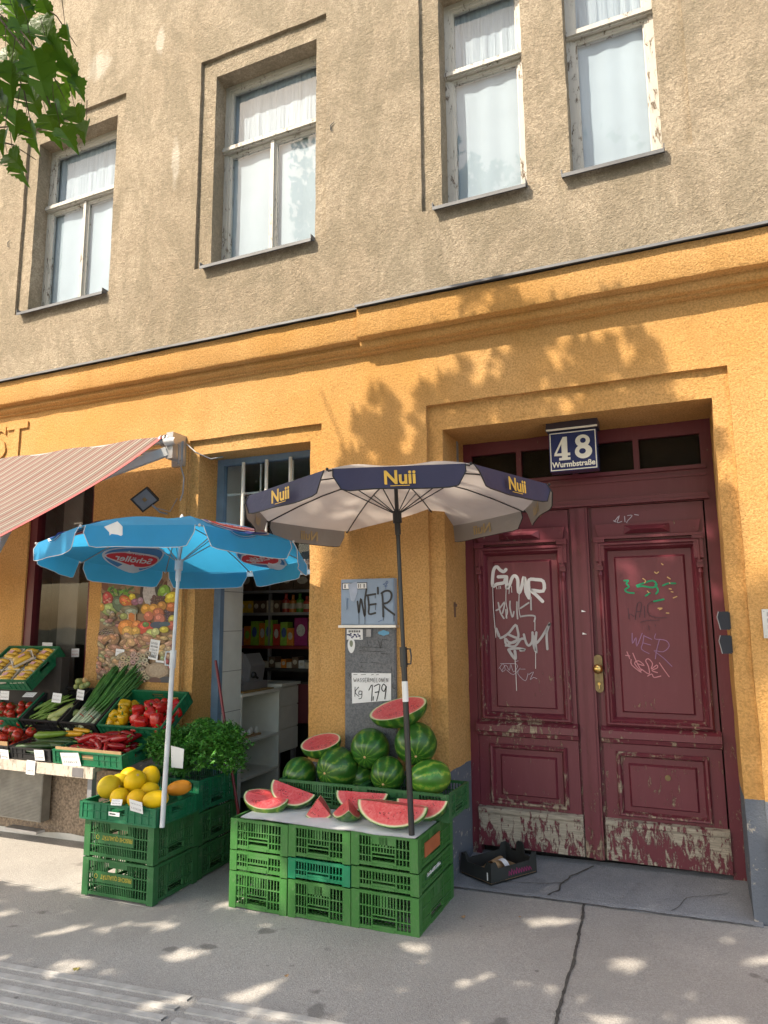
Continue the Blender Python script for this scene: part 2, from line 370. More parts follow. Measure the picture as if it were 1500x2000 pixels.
pts, ws = wob_line([(-.655, -.012), (-.615, -.62), (-.60, -1.33), (-.585, -2.6)], .019, lambda p: GZ(p.x)+.004, amp=.008); mb.ribbon(pts, ws, (0, 0, 1))
tag(mb.build('pavement_joint', M['joint'], kind='structure'))
mb = MB()
pts, ws = wob_line([(-.66, .47), (-.79, .30), (-.80, .20), (-.87, .01)], .016, lambda p: GZ(p.x)+.012+.10*p.y, 16, 3, .03); mb.ribbon(pts, ws, (0, 0, 1))
pts, ws = wob_line([(-1.46, -.012), (-.8, -.010), (.22, -.012)], .012, lambda p: GZ(p.x)+.008, 40, 8, .01); mb.ribbon(pts, ws, (0, 0, 1))
pts, ws = wob_line([(-.80, .20), (-1.05, .14), (-1.3, .10)], .008, lambda p: GZ(p.x)+.012+.10*p.y, 16, 5, .02); mb.ribbon(pts, ws, (0, 0, 1))
pts, ws = wob_line([(-.2, .02), (-.12, .2), (.1, .3)], .006, lambda p: GZ(p.x)+.012+.10*p.y, 16, 7, .02); mb.ribbon(pts, ws, (0, 0, 1))
tag(mb.build('step_crack', M['joint'], kind='structure'))
mb = MB(); pts, ws = wob_line([(-6.5, -.83), (-3.0, -.885)], .009, lambda p: GZ(p.x)+.004, 60, 12, .003); mb.ribbon(pts, ws, (0, 0, 1))
M['pale_line'] = simple('pale_line', (.62, .60, .57), .8); tag(mb.build('pavement_seam', M['pale_line'], kind='structure'))
# tactile guide strips: raised white bars in two bays
for (xa, xb, lab) in ((-3.35, -2.125, 'a'), (-2.075, -1.0, 'b')):
    mb = MB()
    for k in range(9):
        o = k*.083; y0 = -1.60-o+(xa+2.1)*-.02
        xs = np.linspace(xa, xb, 14); top = []
        L = []; Rr = []
        for x in xs:
            yy = -1.60-o+(x+2.1)*.065; q = .003*noise.noise(Vector((x*13, k, 2)))
            L.append((x, yy+q, GZ(x)+.007)); Rr.append((x, yy-.036+q, GZ(x)+.007))
        mb.add(L+Rr, [(i, len(xs)+i, len(xs)+i+1, i+1) for i in range(len(xs)-1)])
        mb.add([(x, y, z-.007) for x, y, z in Rr]+Rr, [(i, i+1, len(xs)+i+1, len(xs)+i) for i in range(len(xs)-1)])
    tag(mb.build('tactile_strip', M['tactile'], kind='structure'))

# ------------------------------------------------------------------ building
B = thing('apartment_house', (0, .4, 0), 'old apartment house, grey roughcast above an orange ground floor with red double door', 'building')
def jit(p, a=.004):
    q = Vector(p)*4.5
    d = Vector((noise.noise(q), noise.noise(q+Vector((7, 3, 1))), noise.noise(q+Vector((1, 9, 5)))))
    q2 = Vector(p)*17; d2 = Vector((noise.noise(q2), noise.noise(q2+Vector((7, 3, 1))), noise.noise(q2+Vector((1, 9, 5)))))
    return Vector(p)+d*a+d2*a*.55
def sheet(mb, rect, holes, y, step=.05):        # a plane with rectangular holes
    x0, x1, z0, z1 = rect
    def cuts(a, b, vals):
        c = sorted({a, b, *[v for v in vals if a < v < b]}); o = []
        for i in range(len(c)-1):
            n = max(1, round((c[i+1]-c[i])/step)); o += [c[i]+(c[i+1]-c[i])*k/n for k in range(n)]
        return o+[b]
    X = cuts(x0, x1, [v for h in holes for v in h[:2]]); Z = cuts(z0, z1, [v for h in holes for v in h[2:4]])
    idx = {}; vs = []; fs = []
    def vid(i, j):
        if (i, j) not in idx: idx[(i, j)] = len(vs); vs.append(jit((X[i], y, Z[j])))
        return idx[(i, j)]
    for i in range(len(X)-1):
        for j in range(len(Z)-1):
            cx = (X[i]+X[i+1])/2; cz = (Z[j]+Z[j+1])/2
            if any(h[0] < cx < h[1] and h[2] < cz < h[3] for h in holes): continue
            fs.append((vid(i, j), vid(i+1, j), vid(i+1, j+1), vid(i, j+1)))
    mb.add(vs, fs)
def reveal(mb, r, y0, y1, sides='LRTB', step=.05):
    x0, x1, z0, z1 = r; ny = max(1, round(abs(y1-y0)/.08))
    def strip(a, b):
        n = max(1, round((Vector(b)-Vector(a)).length/step)); vs = []
        for i in range(n+1):
            p = Vector(a).lerp(Vector(b), i/n)
            for k in range(ny+1): vs.append(jit((p.x, y0+(y1-y0)*k/ny, p.z)))
        mb.add(vs, [(i*(ny+1)+k, (i+1)*(ny+1)+k, (i+1)*(ny+1)+k+1, i*(ny+1)+k+1) for i in range(n) for k in range(ny)])
    if 'L' in sides: strip((x0, 0, z1), (x0, 0, z0))
    if 'R' in sides: strip((x1, 0, z0), (x1, 0, z1))
    if 'T' in sides: strip((x1, 0, z1), (x0, 0, z1))
    if 'B' in sides: strip((x0, 0, z0), (x1, 0, z0))
XL, XR = -9.0, 2.6
WIN = [((-5.70, -4.435), [(-5.56, -4.555)]), ((-3.585, -2.35), [(-3.44, -2.455)]), ((-1.565, .215), [(-1.42, -.815), (-.525, .045)]), ((-7.8, -6.55), [(-7.66, -6.67)])]
ZS, ZT, ZO = 4.475, 6.41, 6.24          # sill, top of the surround, top of the opening
mb = MB()
sheet(mb, (XL, XR, 3.70, 8.2), [(a[0], a[1], ZS, ZT) for a, _ in WIN], 0, .07)
for a, ops in WIN:
    sheet(mb, (a[0], a[1], ZS, ZT), [(o[0], o[1], ZS, ZO) for o in ops], .028)
    reveal(mb, (a[0], a[1], ZS, ZT), 0, .028, 'LRTB')
    for o in ops: reveal(mb, (o[0], o[1], ZS, ZO), .028, .30)
uw = mb.build('upper_wall', M['grey_plaster'], B, smooth=40)
# pale patches of repaired plaster
def patch(mb, c, rx, rz, seed, y=-.006):
    n = 40; vs = []
    for k in range(n):
        a = 2*pi*k/n; q = 1+.45*noise.noise(Vector((cos(a)*1.5, sin(a)*1.5, seed)))+.12*noise.noise(Vector((cos(a)*6, sin(a)*6, seed)))
        vs.append((c[0]+rx*q*cos(a), y, c[1]+rz*q*sin(a)))
    mb.poly(vs)
M['patch'] = plaster('pale_filler', (.60, .55, .48), (.66, .62, .56), (.5, .43, .35), bump=.006)

# crack holes
mb = MB()
for px, py in ((649, 250), (18, 478)):
    a = P(px, py, 0); mb.ribbon([(a.x+.02, -.008, a.z+.04), (a.x-.012, -.008, a.z+.02), (a.x-.01, -.008, a.z-.02), (a.x+.015, -.008, a.z-.03)], [.006, .014, .01, .004], (0, -1, 0))
mb.build('wall_chip', M['joint'], uw)

mb = MB()
DS = (-1.56, .30, -.4, 3.035); DO = (-1.455, .205, -.4, 2.86)
SS = (-3.57, -2.375, -.4, 3.01); SO = (-3.49, -2.48, -.4, 2.895)
NI = (-7.4, -3.62, .60, 3.06)
sheet(mb, (-3.60, XR, -.4, 3.72), [DS, SS], 0, .05)
sheet(mb, DS, [DO], .03); reveal(mb, DS, 0, .03, 'LRT'); reveal(mb, DO, .03, .56, 'LRT')
sheet(mb, SS, [SO], .03); reveal(mb, SS, 0, .03, 'LRT'); reveal(mb, (SO[0], SO[1], SO[2], SO[3]), .03, .31, 'LRT')
lw = mb.build('lower_wall', M['orange_plaster'], B, smooth=40)
mb = MB()
sheet(mb, (XL, -3.60, .35, 3.72), [NI], 0, .06)
WH = (-5.36, -4.60, .95, 2.86)
sheet(mb, NI, [WH], .045); reveal(mb, NI, 0, .045); reveal(mb, WH, .045, .14)
mb.build('shop_front_wall', M['orange_plaster'], B, smooth=40)
mb = MB(); mb.box(-3.63, -3.575, -.022, -.004, .3, 3.0); mb.build('corner_ridge', M['orange_plaster'], B)
# speckled stone plinth under the shop window
mb = MB(); mb.box(XL, -3.60, -.03, .04, -.5, .40); mb.box(-7.4, -3.6, -.06, .05, .40, .45); mb.build('stone_plinth', M['stone'], B)
mb = MB(); pts = [(x, -.034, GZ(x)+.04+.02*noise.noise(Vector((x*4, 0, 0)))) for x in np.linspace(-9, -3.6, 40)]
vs = [(p[0], -.034, -.4) for p in pts]+pts; n = len(pts); mb.add(vs, [(i, i+1, n+i+1, n+i) for i in range(n-1)]); mb.build('plinth_mortar', M['pale_line'], B)

# string course: flashing, fascia and mouldings; a deeper run to the right
for (xa, xb, e, nm) in ((XL, -2.02, 0, ''), (-2.02, XR, .035, '')):
    prof = [(0, 3.79), (-.105-e, 3.765), (-.105-e, 3.575), (-.098-e, 3.56), (-.045-e, 3.548), (-.05-e, 3.53), (-.06-e*.6, 3.515), (-.045-e*.6, 3.497), (-.022-e*.4, 3.49), (-.022-e*.4, 3.475), (0, 3.468)]
    xs = [xa+(xb-xa)*k/120 for k in range(121)]; vs = [jit((x, y, z), .0045) for x in xs for y, z in prof]; n = len(prof)
    mb = MB(); mb.add(vs, [(i*n+k, i*n+k+1, (i+1)*n+k+1, (i+1)*n+k) for i in range(120) for k in range(n-1)])
    mb.add([vs[k] for k in range(n)]+[(xa, 0, 3.79)], [tuple(range(n))]); mb.build('string_course', M['orange_plaster'], B, smooth=35)
    mb = MB(); vs = []
    for x in xs:
        q = .003*noise.noise(Vector((x*1.7, 3, 3)))
        vs += [(x, -.002, 3.828+q), (x, -.012, 3.824+q), (x, -.135-e, 3.786+q), (x, -.138-e, 3.768+q), (x, -.132-e, 3.768+q), (x, -.10-e, 3.779+q), (x, -.002, 3.80+q)]
    mb.add(vs, [(i*7+k, i*7+(k+1) % 7, (i+1)*7+(k+1) % 7, (i+1)*7+k) for i in range(120) for k in range(7)]+[tuple(range(7))])
    mb.build('flashing', M['zinc'], B)

# upper windows
def window(op, double, seed):
    x0, x1 = op; y = .17; z0, z1 = ZS+.02, ZO; tz = 5.60 if not double else 5.585
    w_ = MB(); fr = .038
    w_.box(x0-.01, x0+fr, y, y+.06, z0, z1+.01); w_.box(x1-fr, x1+.01, y, y+.06, z0, z1+.01)
    w_.box(x0+fr, x1-fr, y, y+.06, z1-fr, z1+.01); w_.box(x0+fr, x1-fr, y-.002, y+.06, z0, z0+.035)
    w_.box(x0+.002, x1-.002, y-.02, y+.05, tz, tz+.055); w_.box(x0+.002, x1-.002, y-.035, y-.02, tz+.012, tz+.036)
    w_.box(x0+.002, x1-.002, y-.028, y-.02, tz+.042, tz+.053)
    f = w_.build('window', M['white_wood'], B)
    bays = [(x0+fr, (x0+x1)/2-.004), ((x0+x1)/2+.004, x1-fr)] if double else [(x0+fr, x1-fr)]
    sashes = [(a, b, z0+.035, tz-.003) for a, b in bays]+[(x0+fr, x1-fr, tz+.058, z1-fr)]
    for a, b, c, d in sashes:
        s = MB(); t = .032; yy = y+.008
        s.rects([(a, b, c, d, yy), (a+t*.6, b-t*.6, c+t*.6, d-t*.6, yy), (a+t*.75, b-t*.75, c+t*.75, d-t*.75, yy+.01), (a+t, b-t, c+t, d-t, yy+.012), (a+t, b-t, c+t, d-t, yy+.04)], cap=False)
        s.rects([(a, b, c, d, yy), (a, b, c, d, yy+.045), (a+t, b-t, c+t, d-t, yy+.045)], cap=False)
        s.build('sash', M['white_wood'], f)
        g = MB(); g.box(a+t-.002, b-t+.002, yy+.02, yy+.024, c+t-.002, d-t+.002); g.build('pane', M['glass'], f)
    if double:
        s = MB(); m_ = (x0+x1)/2; s.box(m_-.016, m_+.016, y-.006, y+.008, z0+.03, tz-.002); s.build('meeting_stile', M['white_wood'], f)
    # curtain hanging behind the panes: lower one flat, upper one in pleats
    c = MB(); n = 24; xs = [x0+.0+(x1-x0)*k/n for k in range(n+1)]
    vs = [(x, .226+.004*sin(k*.9+seed), z) for k, x in enumerate(xs) for z in (z0, tz+.03)]
    c.add(vs, [(k*2, k*2+2, k*2+3, k*2+1) for k in range(n)]); c.build('curtain', M['curtain'], f, smooth=True)
    c = MB(); n = 90; vs = []
    for k in range(n+1):
        x = x0+(x1-x0)*k/n; dy = .003*sin(k*.55+seed)+.004*noise.noise(Vector((x*9, seed, 0)))
        vs += [(x, .240+dy, tz+.03), (x, .240+dy, z1)]
    c.add(vs, [(k*2, k*2+2, k*2+3, k*2+1) for k in range(n)]); c.build('curtain', M['pleats'], f, smooth=True)
    d = MB(); d.box(x0-.05, x1+.05, .29, .31, z0-.05, z1+.05); d.build('dark_room_sheet', M['dark'], f)  # added dark sheet standing for the unlit room, also stops stray light
    s = MB(); s.prism([(x0-.05, .16, ZS+.022), (x0-.05, -.05, ZS-.012), (x0-.05, -.052, ZS-.038), (x0-.05, -.047, ZS-.038), (x0-.05, -.042, ZS-.018), (x0-.05, .16, ZS+.012)], (x1-x0+.055, 0, 0))
    s.box(x0-.052, x0-.046, -.05, .02, ZS-.015, ZS+.02); s.box(x1+.003, x1+.009, -.05, .02, ZS-.015, ZS+.02)
    s.build('sill', M['zinc'], f)
for i, (a, ops) in enumerate(WIN):
    for j, o in enumerate(ops): window(o, i != 2, i*3.1+j)

# entrance door
Y = .50
D = MB()
D.box(-1.50, -1.395, Y+.0, Y+.07, .0, 2.90); D.box(.135, .25, Y+.0, Y+.07, .0, 2.90)
D.box(-1.395, .135, Y+.002, Y+.07, 2.77, 2.90)
D.box(-1.395, .135, Y-.002, Y+.07, 2.33, 2.56)
for x0, x1, z0, z1, y0 in ((-1.40, .16, 2.535, 2.56, Y-.03), (-1.40, .16, 2.49, 2.51, Y-.012), (-1.41, .165, 2.335, 2.352, Y-.045), (-1.405, .16, 2.355, 2.38, Y-.03), (-1.40, .155, 2.383, 2.395, Y-.015)):
    D.box(x0, x1, y0, Y+.001, z0, z1)
for x in (-1.045, -.655, -.255): D.box(x-.018, x+.018, Y+.0, Y+.05, 2.56, 2.77)
door = D.build('entrance_door', M['door_red'], B)
g = MB(); g.box(-1.395, .135, Y+.03, Y+.034, 2.56, 2.77); g.build('transom_pane', M['dusty_glass'], door)
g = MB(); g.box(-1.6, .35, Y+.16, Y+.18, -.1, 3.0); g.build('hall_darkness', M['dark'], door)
g = MB(); g.box(-1.39, .13, Y+.055, Y+.06, 2.56, 2.77)
M['dusty'] = simple('dusty_pane_backing', (.105, .068, .055), .8, .5, 4); g.build('transom_blind', M['dusty'], door)
def leaf(x0, x1, s, zb):
    L = MB(); e = MB(); wn = MB()
    z1 = 2.325
    px0, px1 = x0+.028, x1-.028
    # slab with its two sunk panels
    sheet_holes = [(px0+.04, px1-.04, .935, 2.06), (x0+.085, x1-.085, .365, .735)]
    xs = sorted({x0, x1, *[h for q in sheet_holes for h in q[:2]]}); zs = sorted({zb, z1, *[h for q in sheet_holes for h in q[2:]]})
    for i in range(len(xs)-1):
        for j in range(len(zs)-1):
            cx = (xs[i]+xs[i+1])/2; cz = (zs[j]+zs[j+1])/2
            if any(h[0] < cx < h[1] and h[2] < cz < h[3] for h in sheet_holes): continue
            L.add([(xs[i], Y, zs[j]), (xs[i+1], Y, zs[j]), (xs[i+1], Y, zs[j+1]), (xs[i], Y, zs[j+1])], [(0, 1, 2, 3)])
    L.box(x0, x1, Y+.045, Y+.06, zb, z1)
    L.add([(x0, Y, zb), (x0, Y+.05, zb), (x0, Y+.05, z1), (x0, Y, z1), (x1, Y, zb), (x1, Y+.05, zb), (x1, Y+.05, z1), (x1, Y, z1)], [(0, 1, 2, 3), (4, 5, 6, 7), (0, 4, 5, 1)])
    a, b, c, d = px0, px1, .905, 2.09
    def ins(q, y): return (a+q, b-q, c+q*.8, d-q, Y+y)
    e.rects([ins(0, 0), ins(0, -.022), ins(.012, -.034), ins(.024, -.034), ins(.028, -.020), ins(.040, -.024), ins(.050, -.010), ins(.056, .006)], cap=False)
    L.rects([ins(.056, .006), ins(.062, .022), ins(.100, .022), ins(.112, .006)], cap=True)
    # ears and brackets at the head of the big panel
    for sx in (a-.012, b-.045):
        e.box(sx, sx+.057, Y-.03, Y, 1.96, 2.11); e.box(sx-.006, sx+.063, Y-.042, Y, 2.085, 2.105)
    for sx in (a-.006, b-.034):
        e.box(sx, sx+.04, Y-.05, Y-.01, 1.90, 1.93); e.box(sx+.005, sx+.035, Y-.062, Y-.01, 1.93, 1.945)
        e.tube([(sx+.02, Y-.03, 1.90), (sx+.02, Y-.035, 1.87), (sx+.02, Y-.026, 1.84), (sx+.02, Y-.018, 1.82)], [.012, .016, .013, .004], 8)
    # crown board with its faceted block
    m_ = (a+b)/2
    e.prism([(a+.01, Y-.02, 2.125), (b-.01, Y-.02, 2.125), (b+.005, Y-.03, 2.205), (a-.005, Y-.03, 2.205)], (0, .03, 0))
    e.box(a-.015, b+.015, Y-.045, Y+.001, 2.105, 2.122)
    e.add([(m_-.14, Y-.028, 2.135), (m_+.14, Y-.028, 2.135), (m_+.14, Y-.028, 2.19), (m_-.14, Y-.028, 2.19), (m_-.09, Y-.06, 2.16), (m_+.09, Y-.06, 2.16)],
          [(0, 1, 5, 4), (1, 2, 5), (2, 3, 4, 5), (3, 0, 4)])
    # sloped lock rail shelf
    e.prism([(x0-.006, Y-.006, .90), (x0-.006, Y-.05, .875), (x0-.006, Y-.052, .832), (x0-.006, Y-.03, .825), (x0-.006, Y-.024, .80), (x0-.006, Y, .79)], (x1-x0+.012, 0, 0))
    a, b, c, d = x0+.075, x1-.075, .355, .745
    e.rects([ins(0, 0), ins(0, -.012), ins(.010, -.024), ins(.022, -.020), ins(.030, -.002), ins(.036, .012)], cap=False)
    L.rects([ins(.036, .012), ins(.070, .012), ins(.082, -.004)], cap=True)
    # kick board, its bevelled head worn back to the wood
    wn.prism([(x0-.01, Y, .335), (x0-.01, Y-.028, .325), (x0-.01, Y-.03, .30), (x0-.01, Y-.022, .285), (x0-.01, Y-.022, zb), (x0-.01, Y, zb)], (x1-x0+.02, 0, 0))
    lf = L.build('leaf', M['door_red'], door)
    e.build('leaf_moulding', M['door_edge'], door); wn.build('kick_board', M['door_worn'], door)
leaf(-1.392, -.722, -1, .085); leaf(-.565, .125, 1, .085)
e = MB(); e.box(-.705, -.66, Y-.008, Y+.05, .08, 2.33); e.box(-.66, -.59, Y-.022, Y+.05, .08, 2.33); e.box(-.645, -.605, Y-.030, Y-.02, .08, 2.32); e.build('cover_strip', M['door_red'], door)
e = MB(); e.box(-.722, -.565, Y+.02, Y+.05, .08, 2.33); e.build('meeting_rebate', M['door_edge'], door)
k_ = MB(); n = 10
pl = [(-.5665+.026*cos(a), 1.325+.026*sin(a)) for a in [pi*i/8 for i in range(9)]]+[(-.5665+.026*cos(a), 1.135+.026*sin(a)) for a in [pi+pi*i/8 for i in range(9)]]
k_.prism([(x, Y-.034, z) for x, z in pl], (0, .03, 0)); k_.build('handle_plate', M['brass_dull'], door)
k_ = MB(); T = Matrix.Translation((-.5665, Y-.034, 1.262)) @ Matrix.Rotation(R(90), 4, 'X')
k_.lathe([(.001, .062), (.016, .06), (.027, .05), (.031, .038), (.027, .026), (.014, .018), (.011, .0)], 22, T); k_.build('handle_knob', M['brass'], door, smooth=True)
k_ = MB(); k_.tube([(-.5665, Y-.043, 1.165), (-.5665, Y-.033, 1.165)], .009, 12); k_.box(-.5685, -.5645, Y-.044, Y-.036, 1.135, 1.16); k_.build('keyhole', M['brass'], door)
k_ = MB(); k_.tube([(-.19, Y-.012, .605), (-.19, Y+.0, .605)], .017, 16); k_.build('lower_lock', M['brass_dull'], door)
k_ = MB()
for px, py in ((1139, 1193), (1141, 1237)):
    a = P(px, py, Y-.031); k_.poly([(a.x-.012, a.y-.001, a.z-.008), (a.x+.018, a.y-.001, a.z-.006), (a.x-.010, a.y-.001, a.z+.006)])
k_.build('chipped_spot', M['paper'], door)

# graffiti strokes on the two leaves (outlines taken in a 7.4x enlargement)
def strokes(name, mat, parent, y, sc, ox, oy, L, wd):
    mb = MB()
    for li, s in enumerate(L):
        ww = wd
        if isinstance(s, tuple): s, ww = s
        pts = [P(ox+x/sc, oy+yy/sc, y-.0006*li) for x, yy in s]
        q = []      # smooth a little
        for i in range(len(pts)-1):
            p0 = pts[max(i-1, 0)]; p1 = pts[i]; p2 = pts[i+1]; p3 = pts[min(i+2, len(pts)-1)]
            for t in (0, .33, .66): q.append(.5*((2*p1)+(p2-p0)*t+(2*p0-5*p1+4*p2-p3)*t*t+(3*p1-p0-3*p2+p3)*t**3))
        q.append(pts[-1]); mb.ribbon(q, ww, (0, -1, 0))
    return mb.build(name, mat, parent)
YP = Y+.0045
M['spray_white'] = simple('spray_white', (.62, .61, .63), .5, .06); M['spray_grey'] = simple('spray_silver', (.40, .38, .40), .5, .12)
M['spray_black'] = simple('spray_black', (.02, .02, .025), .5, .1)
M['pen_pink'] = simple('marker_pink', (.50, .20, .24), .6); M['pen_violet'] = simple('marker_violet', (.26, .13, .26), .6); M['pen_green'] = simple('marker_green', (.0, .26, .12), .6); M['pen_dark'] = simple('marker_dark', (.07, .02, .035), .6)
M['pen_white'] = simple('marker_white', (.48, .42, .5), .6); M['tan'] = simple('glue_spots', (.55, .36, .16), .7)
strokes('graffiti', M['spray_white'], door, YP, 7.405, 930, 1080, [
    [(430, 240), (400, 270), (350, 250), (300, 200), (260, 230), (240, 330), (240, 480), (300, 450), (400, 430), (420, 380), (440, 345), (320, 345)],
    [(440, 345), (440, 420), (445, 510), (480, 470), (520, 360), (560, 330), (600, 380), (605, 500), (620, 580), (660, 480), (690, 350), (710, 420), (720, 560), (765, 650)],
    [(765, 640), (760, 500), (765, 390), (860, 385), (970, 410), (970, 550), (800, 540), (860, 600), (960, 700)]], .023)
strokes('graffiti', M['spray_white'], door, YP-.002, 7.405, 930, 1080, [
    [(240, 480), (250, 800), (285, 1220)], [(435, 500), (430, 700), (455, 850), (430, 930)], [(622, 570), (618, 800), (640, 930)], [(480, 500), (475, 590)], [(510, 480), (515, 570)], [(290, 480), (300, 520)], [(330, 480), (330, 520)], [(350, 480), (355, 515)],
    [(850, 940), (850, 1120)], [(860, 1420), (860, 1670)], [(560, 1500), (575, 1750), (585, 1990)]], .0045)
strokes('graffiti', M['spray_grey'], door, YP-.001, 7.405, 930, 1080, [
    [(290, 830), (340, 800), (410, 710), (400, 800), (380, 870)], [(320, 720), (350, 860), (400, 945)], [(430, 820), (440, 940)], [(490, 700), (490, 800), (525, 930), (545, 850)], [(590, 710), (590, 830), (600, 950)], [(640, 800), (760, 720)], [(640, 920), (750, 905), (850, 915), (840, 990)], [(790, 640), (795, 820)]], .011)
strokes('graffiti', M['spray_grey'], door, YP-.0035, 7.405, 930, 1080, [
    ([(290, 1100), (330, 1200)], .02), [(350, 1230), (400, 1210), (480, 1150), (570, 1040), (600, 1120), (610, 1210), (560, 1290), (470, 1290), (420, 1230), (440, 1330), (560, 1350), (640, 1250), (690, 1240)],
    [(470, 1180), (560, 1220), (620, 1240), (530, 1290), (430, 1340)], [(690, 1180), (720, 1290), (760, 1340), (810, 1280), (815, 1150)], [(870, 1150), (860, 1300), (870, 1440), (830, 1330), (830, 1200)],
    [(880, 1300), (960, 1200), (1070, 1010), (1020, 1150), (1030, 1390)], [(490, 1390), (600, 1380), (710, 1400), (640, 1410)], ([(470, 1400), (520, 1480), (570, 1530), (560, 1420)], .02)], .016)
strokes('graffiti', M['pen_white'], door, YP-.005, 7.405, 930, 1080, [
    [(330, 1670), (390, 1600), (420, 1690), (370, 1710), (430, 1620), (480, 1700), (500, 1610), (540, 1720), (600, 1640), (560, 1580), (610, 1560)], [(440, 1690), (540, 1760), (640, 1660), (600, 1740), (710, 1850), (750, 1740)], [(640, 1680), (710, 1680)], [(350, 1600), (560, 1600)], [(760, 1760), (830, 1720), (780, 1830), (830, 1800), (880, 1820)], [(340, 1650), (380, 1720)]], .003)
strokes('graffiti', M['spray_white'], door, Y-.002, 2.206, 820, 760, [[(325, 640), (340, 652), (360, 636)], [(368, 650), (375, 620), (388, 650), (396, 620), (404, 652)], [(416, 652), (418, 612), (448, 610), (424, 630), (455, 650)]], .014)
strokes('graffiti', M['pen_green'], door, YP, 7.405, 1180, 1080, [
    [(290, 400), (350, 400), (320, 440), (360, 490), (300, 530), (340, 570), (430, 580)], [(470, 470), (560, 440), (700, 400), (760, 460), (700, 500), (560, 480), (480, 490)], [(740, 460), (780, 540), (750, 590)], [(850, 470), (930, 440), (1030, 440)], [(600, 620), (660, 580)], [(720, 700), (860, 670)]], .011)
strokes('graffiti', M['tan'], door, YP-.004, 7.405, 1180, 1080, [[(560, 370), (600, 400), (585, 430)], [(730, 275), (755, 295), (785, 275)], [(915, 350), (955, 375)], [(945, 430), (950, 440)], [(1000, 650), (1050, 630)], [(780, 800), (840, 800), (800, 820)], [(900, 868), (935, 870)], [(940, 518), (970, 522)], [(970, 560), (995, 565)], [(625, 550), (645, 570)], [(830, 155), (850, 170)]], .007)
strokes('graffiti', M['pen_dark'], door, YP-.001, 7.405, 1180, 1080, [[(345, 800), (360, 960), (370, 880), (430, 920)], [(450, 960), (480, 740), (540, 730), (510, 930)], [(470, 850), (540, 840)], [(580, 770), (585, 930)], [(700, 700), (630, 750), (640, 880), (740, 930), (900, 935)], [(520, 1010), (600, 980), (800, 970)], [(640, 1050), (655, 1110)], [(740, 1040), (742, 1060)]], .005)
strokes('graffiti', M['pen_violet'], door, YP-.002, 7.405, 1180, 1080, [[(405, 1160), (410, 1310), (460, 1220), (470, 1350), (550, 1160)], [(575, 1190), (560, 1300), (540, 1390), (650, 1455)], [(580, 1200), (690, 1250)], [(560, 1300), (670, 1330)], [(745, 1170), (730, 1240), (820, 1250)], [(800, 1250), (760, 1400), (740, 1530)], [(800, 1250), (900, 1270), (940, 1350), (850, 1430), (720, 1410), (860, 1520), (980, 1640)]], .005)
strokes('graffiti', M['pen_pink'], door, YP-.003, 7.405, 1180, 1080, [[(330, 1430), (370, 1530)], [(310, 1480), (370, 1490)], [(415, 1450), (480, 1600), (540, 1700)], [(390, 1540), (400, 1620), (540, 1730), (440, 1600), (500, 1560), (580, 1630), (480, 1600)], [(540, 1680), (650, 1750), (640, 1640), (600, 1560), (640, 1530), (700, 1600), (680, 1680), (760, 1620), (770, 1660), (690, 1700), (770, 1730)], [(800, 1590), (860, 1680), (940, 1790)], [(630, 1780), (690, 1750), (720, 1800), (820, 1780)]], .006)
strokes('graffiti', M['pen_white'], door, Y-.002, 2.206, 820, 760, [[(838, 570), (860, 545), (850, 575), (870, 570)], [(882, 548), (884, 572)], [(895, 545), (915, 545), (890, 575), (915, 578)], [(925, 540), (942, 543)], [(835, 567), (845, 572)], [(890, 585), (910, 578)]], .005)

# shop doorway: white tiled jamb, blue frame, barred fan light
f = MB(); f.box(-3.492, -3.425, .265, .315, -.1, 2.90); f.box(-3.425, -2.48, .265, .315, 2.845, 2.90); f.box(-3.425, -2.48, .27, .31, 1.93, 1.965)
sf = f.build('shop_doorway', M['blue_frame'], B)
f = MB(); f.box(-3.50, -3.452, .315, .61, -.1, 2.9)
for z in (.36, .86, 1.18, 1.50, 1.82, 2.2): f.box(-3.4525, -3.4505, .315, .61, z, z+.003, 1)
f.build('tiled_jamb', [M['white_tile'], M['ink']], sf)
for x in (-3.22, -3.0, -2.78, -2.57):
    f = MB(); f.tube([(x, .245, 1.96), (x, .245, 2.85)], .014, 8); f.build('bar', M['white_bar'], sf)
g = MB(); g.box(-3.425, -2.48, .30, .303, 1.965, 2.845); g.build('fanlight_pane', M['glass'], sf)
g = MB(); g.box(-3.42, -2.48, .312, .33, 2.60, 2.615)
for x in (-3.1, -2.8, -2.62): g.box(x-.005, x+.005, .312, .325, 1.97, 2.84)
g.build('fanlight_muntin', M['white_bar'], sf)
# interior shell
f = MB(); f.box(-6.4, -1.7, 2.75, 2.80, -.3, 3.05); f.box(-1.75, -1.70, .12, 2.75, -.3, 3.05); f.box(-6.4, -3.45, .47, .50, .0, 3.0) if 0 else None; f.box(-6.4, -6.35, .16, 2.75, -.3, 3.05)
f.build('shop_inner_walls', simple('shop_inner_wall', (.22, .19, .16), .8, .2), B)
f = MB(); f.box(-6.4, -1.7, .16, 2.8, 3.0, 3.05); f.build('shop_ceiling', simple('shop_ceiling', (.35, .34, .32), .8, .1), B)
# shop window
f = MB(); f.box(-5.36, -5.27, .06, .14, .95, 2.86); f.box(-5.27, -4.60, .07, .14, 2.80, 2.86); f.box(-4.64, -4.60, .07, .14, .95, 2.80)
sw = f.build('shop_window', simple('frame_dark_red', (.10, .008, .014), .4, .1), B)
g = MB(); g.box(-5.27, -4.64, .10, .104, .95, 2.80); g.build('pane', M['glass'], sw)
g = MB(); g.box(-5.23, -5.0, .30, .31, .95, 2.80); g.build('window_blind', simple('window_blind', (.20, .165, .13), .8, .1), sw)
g = MB(); g.box(-5.5, -4.5, .45, .46, .6, 2.9); g.build('window_backing', simple('window_backing', (.055, .045, .038), .6, .3, 3), sw)
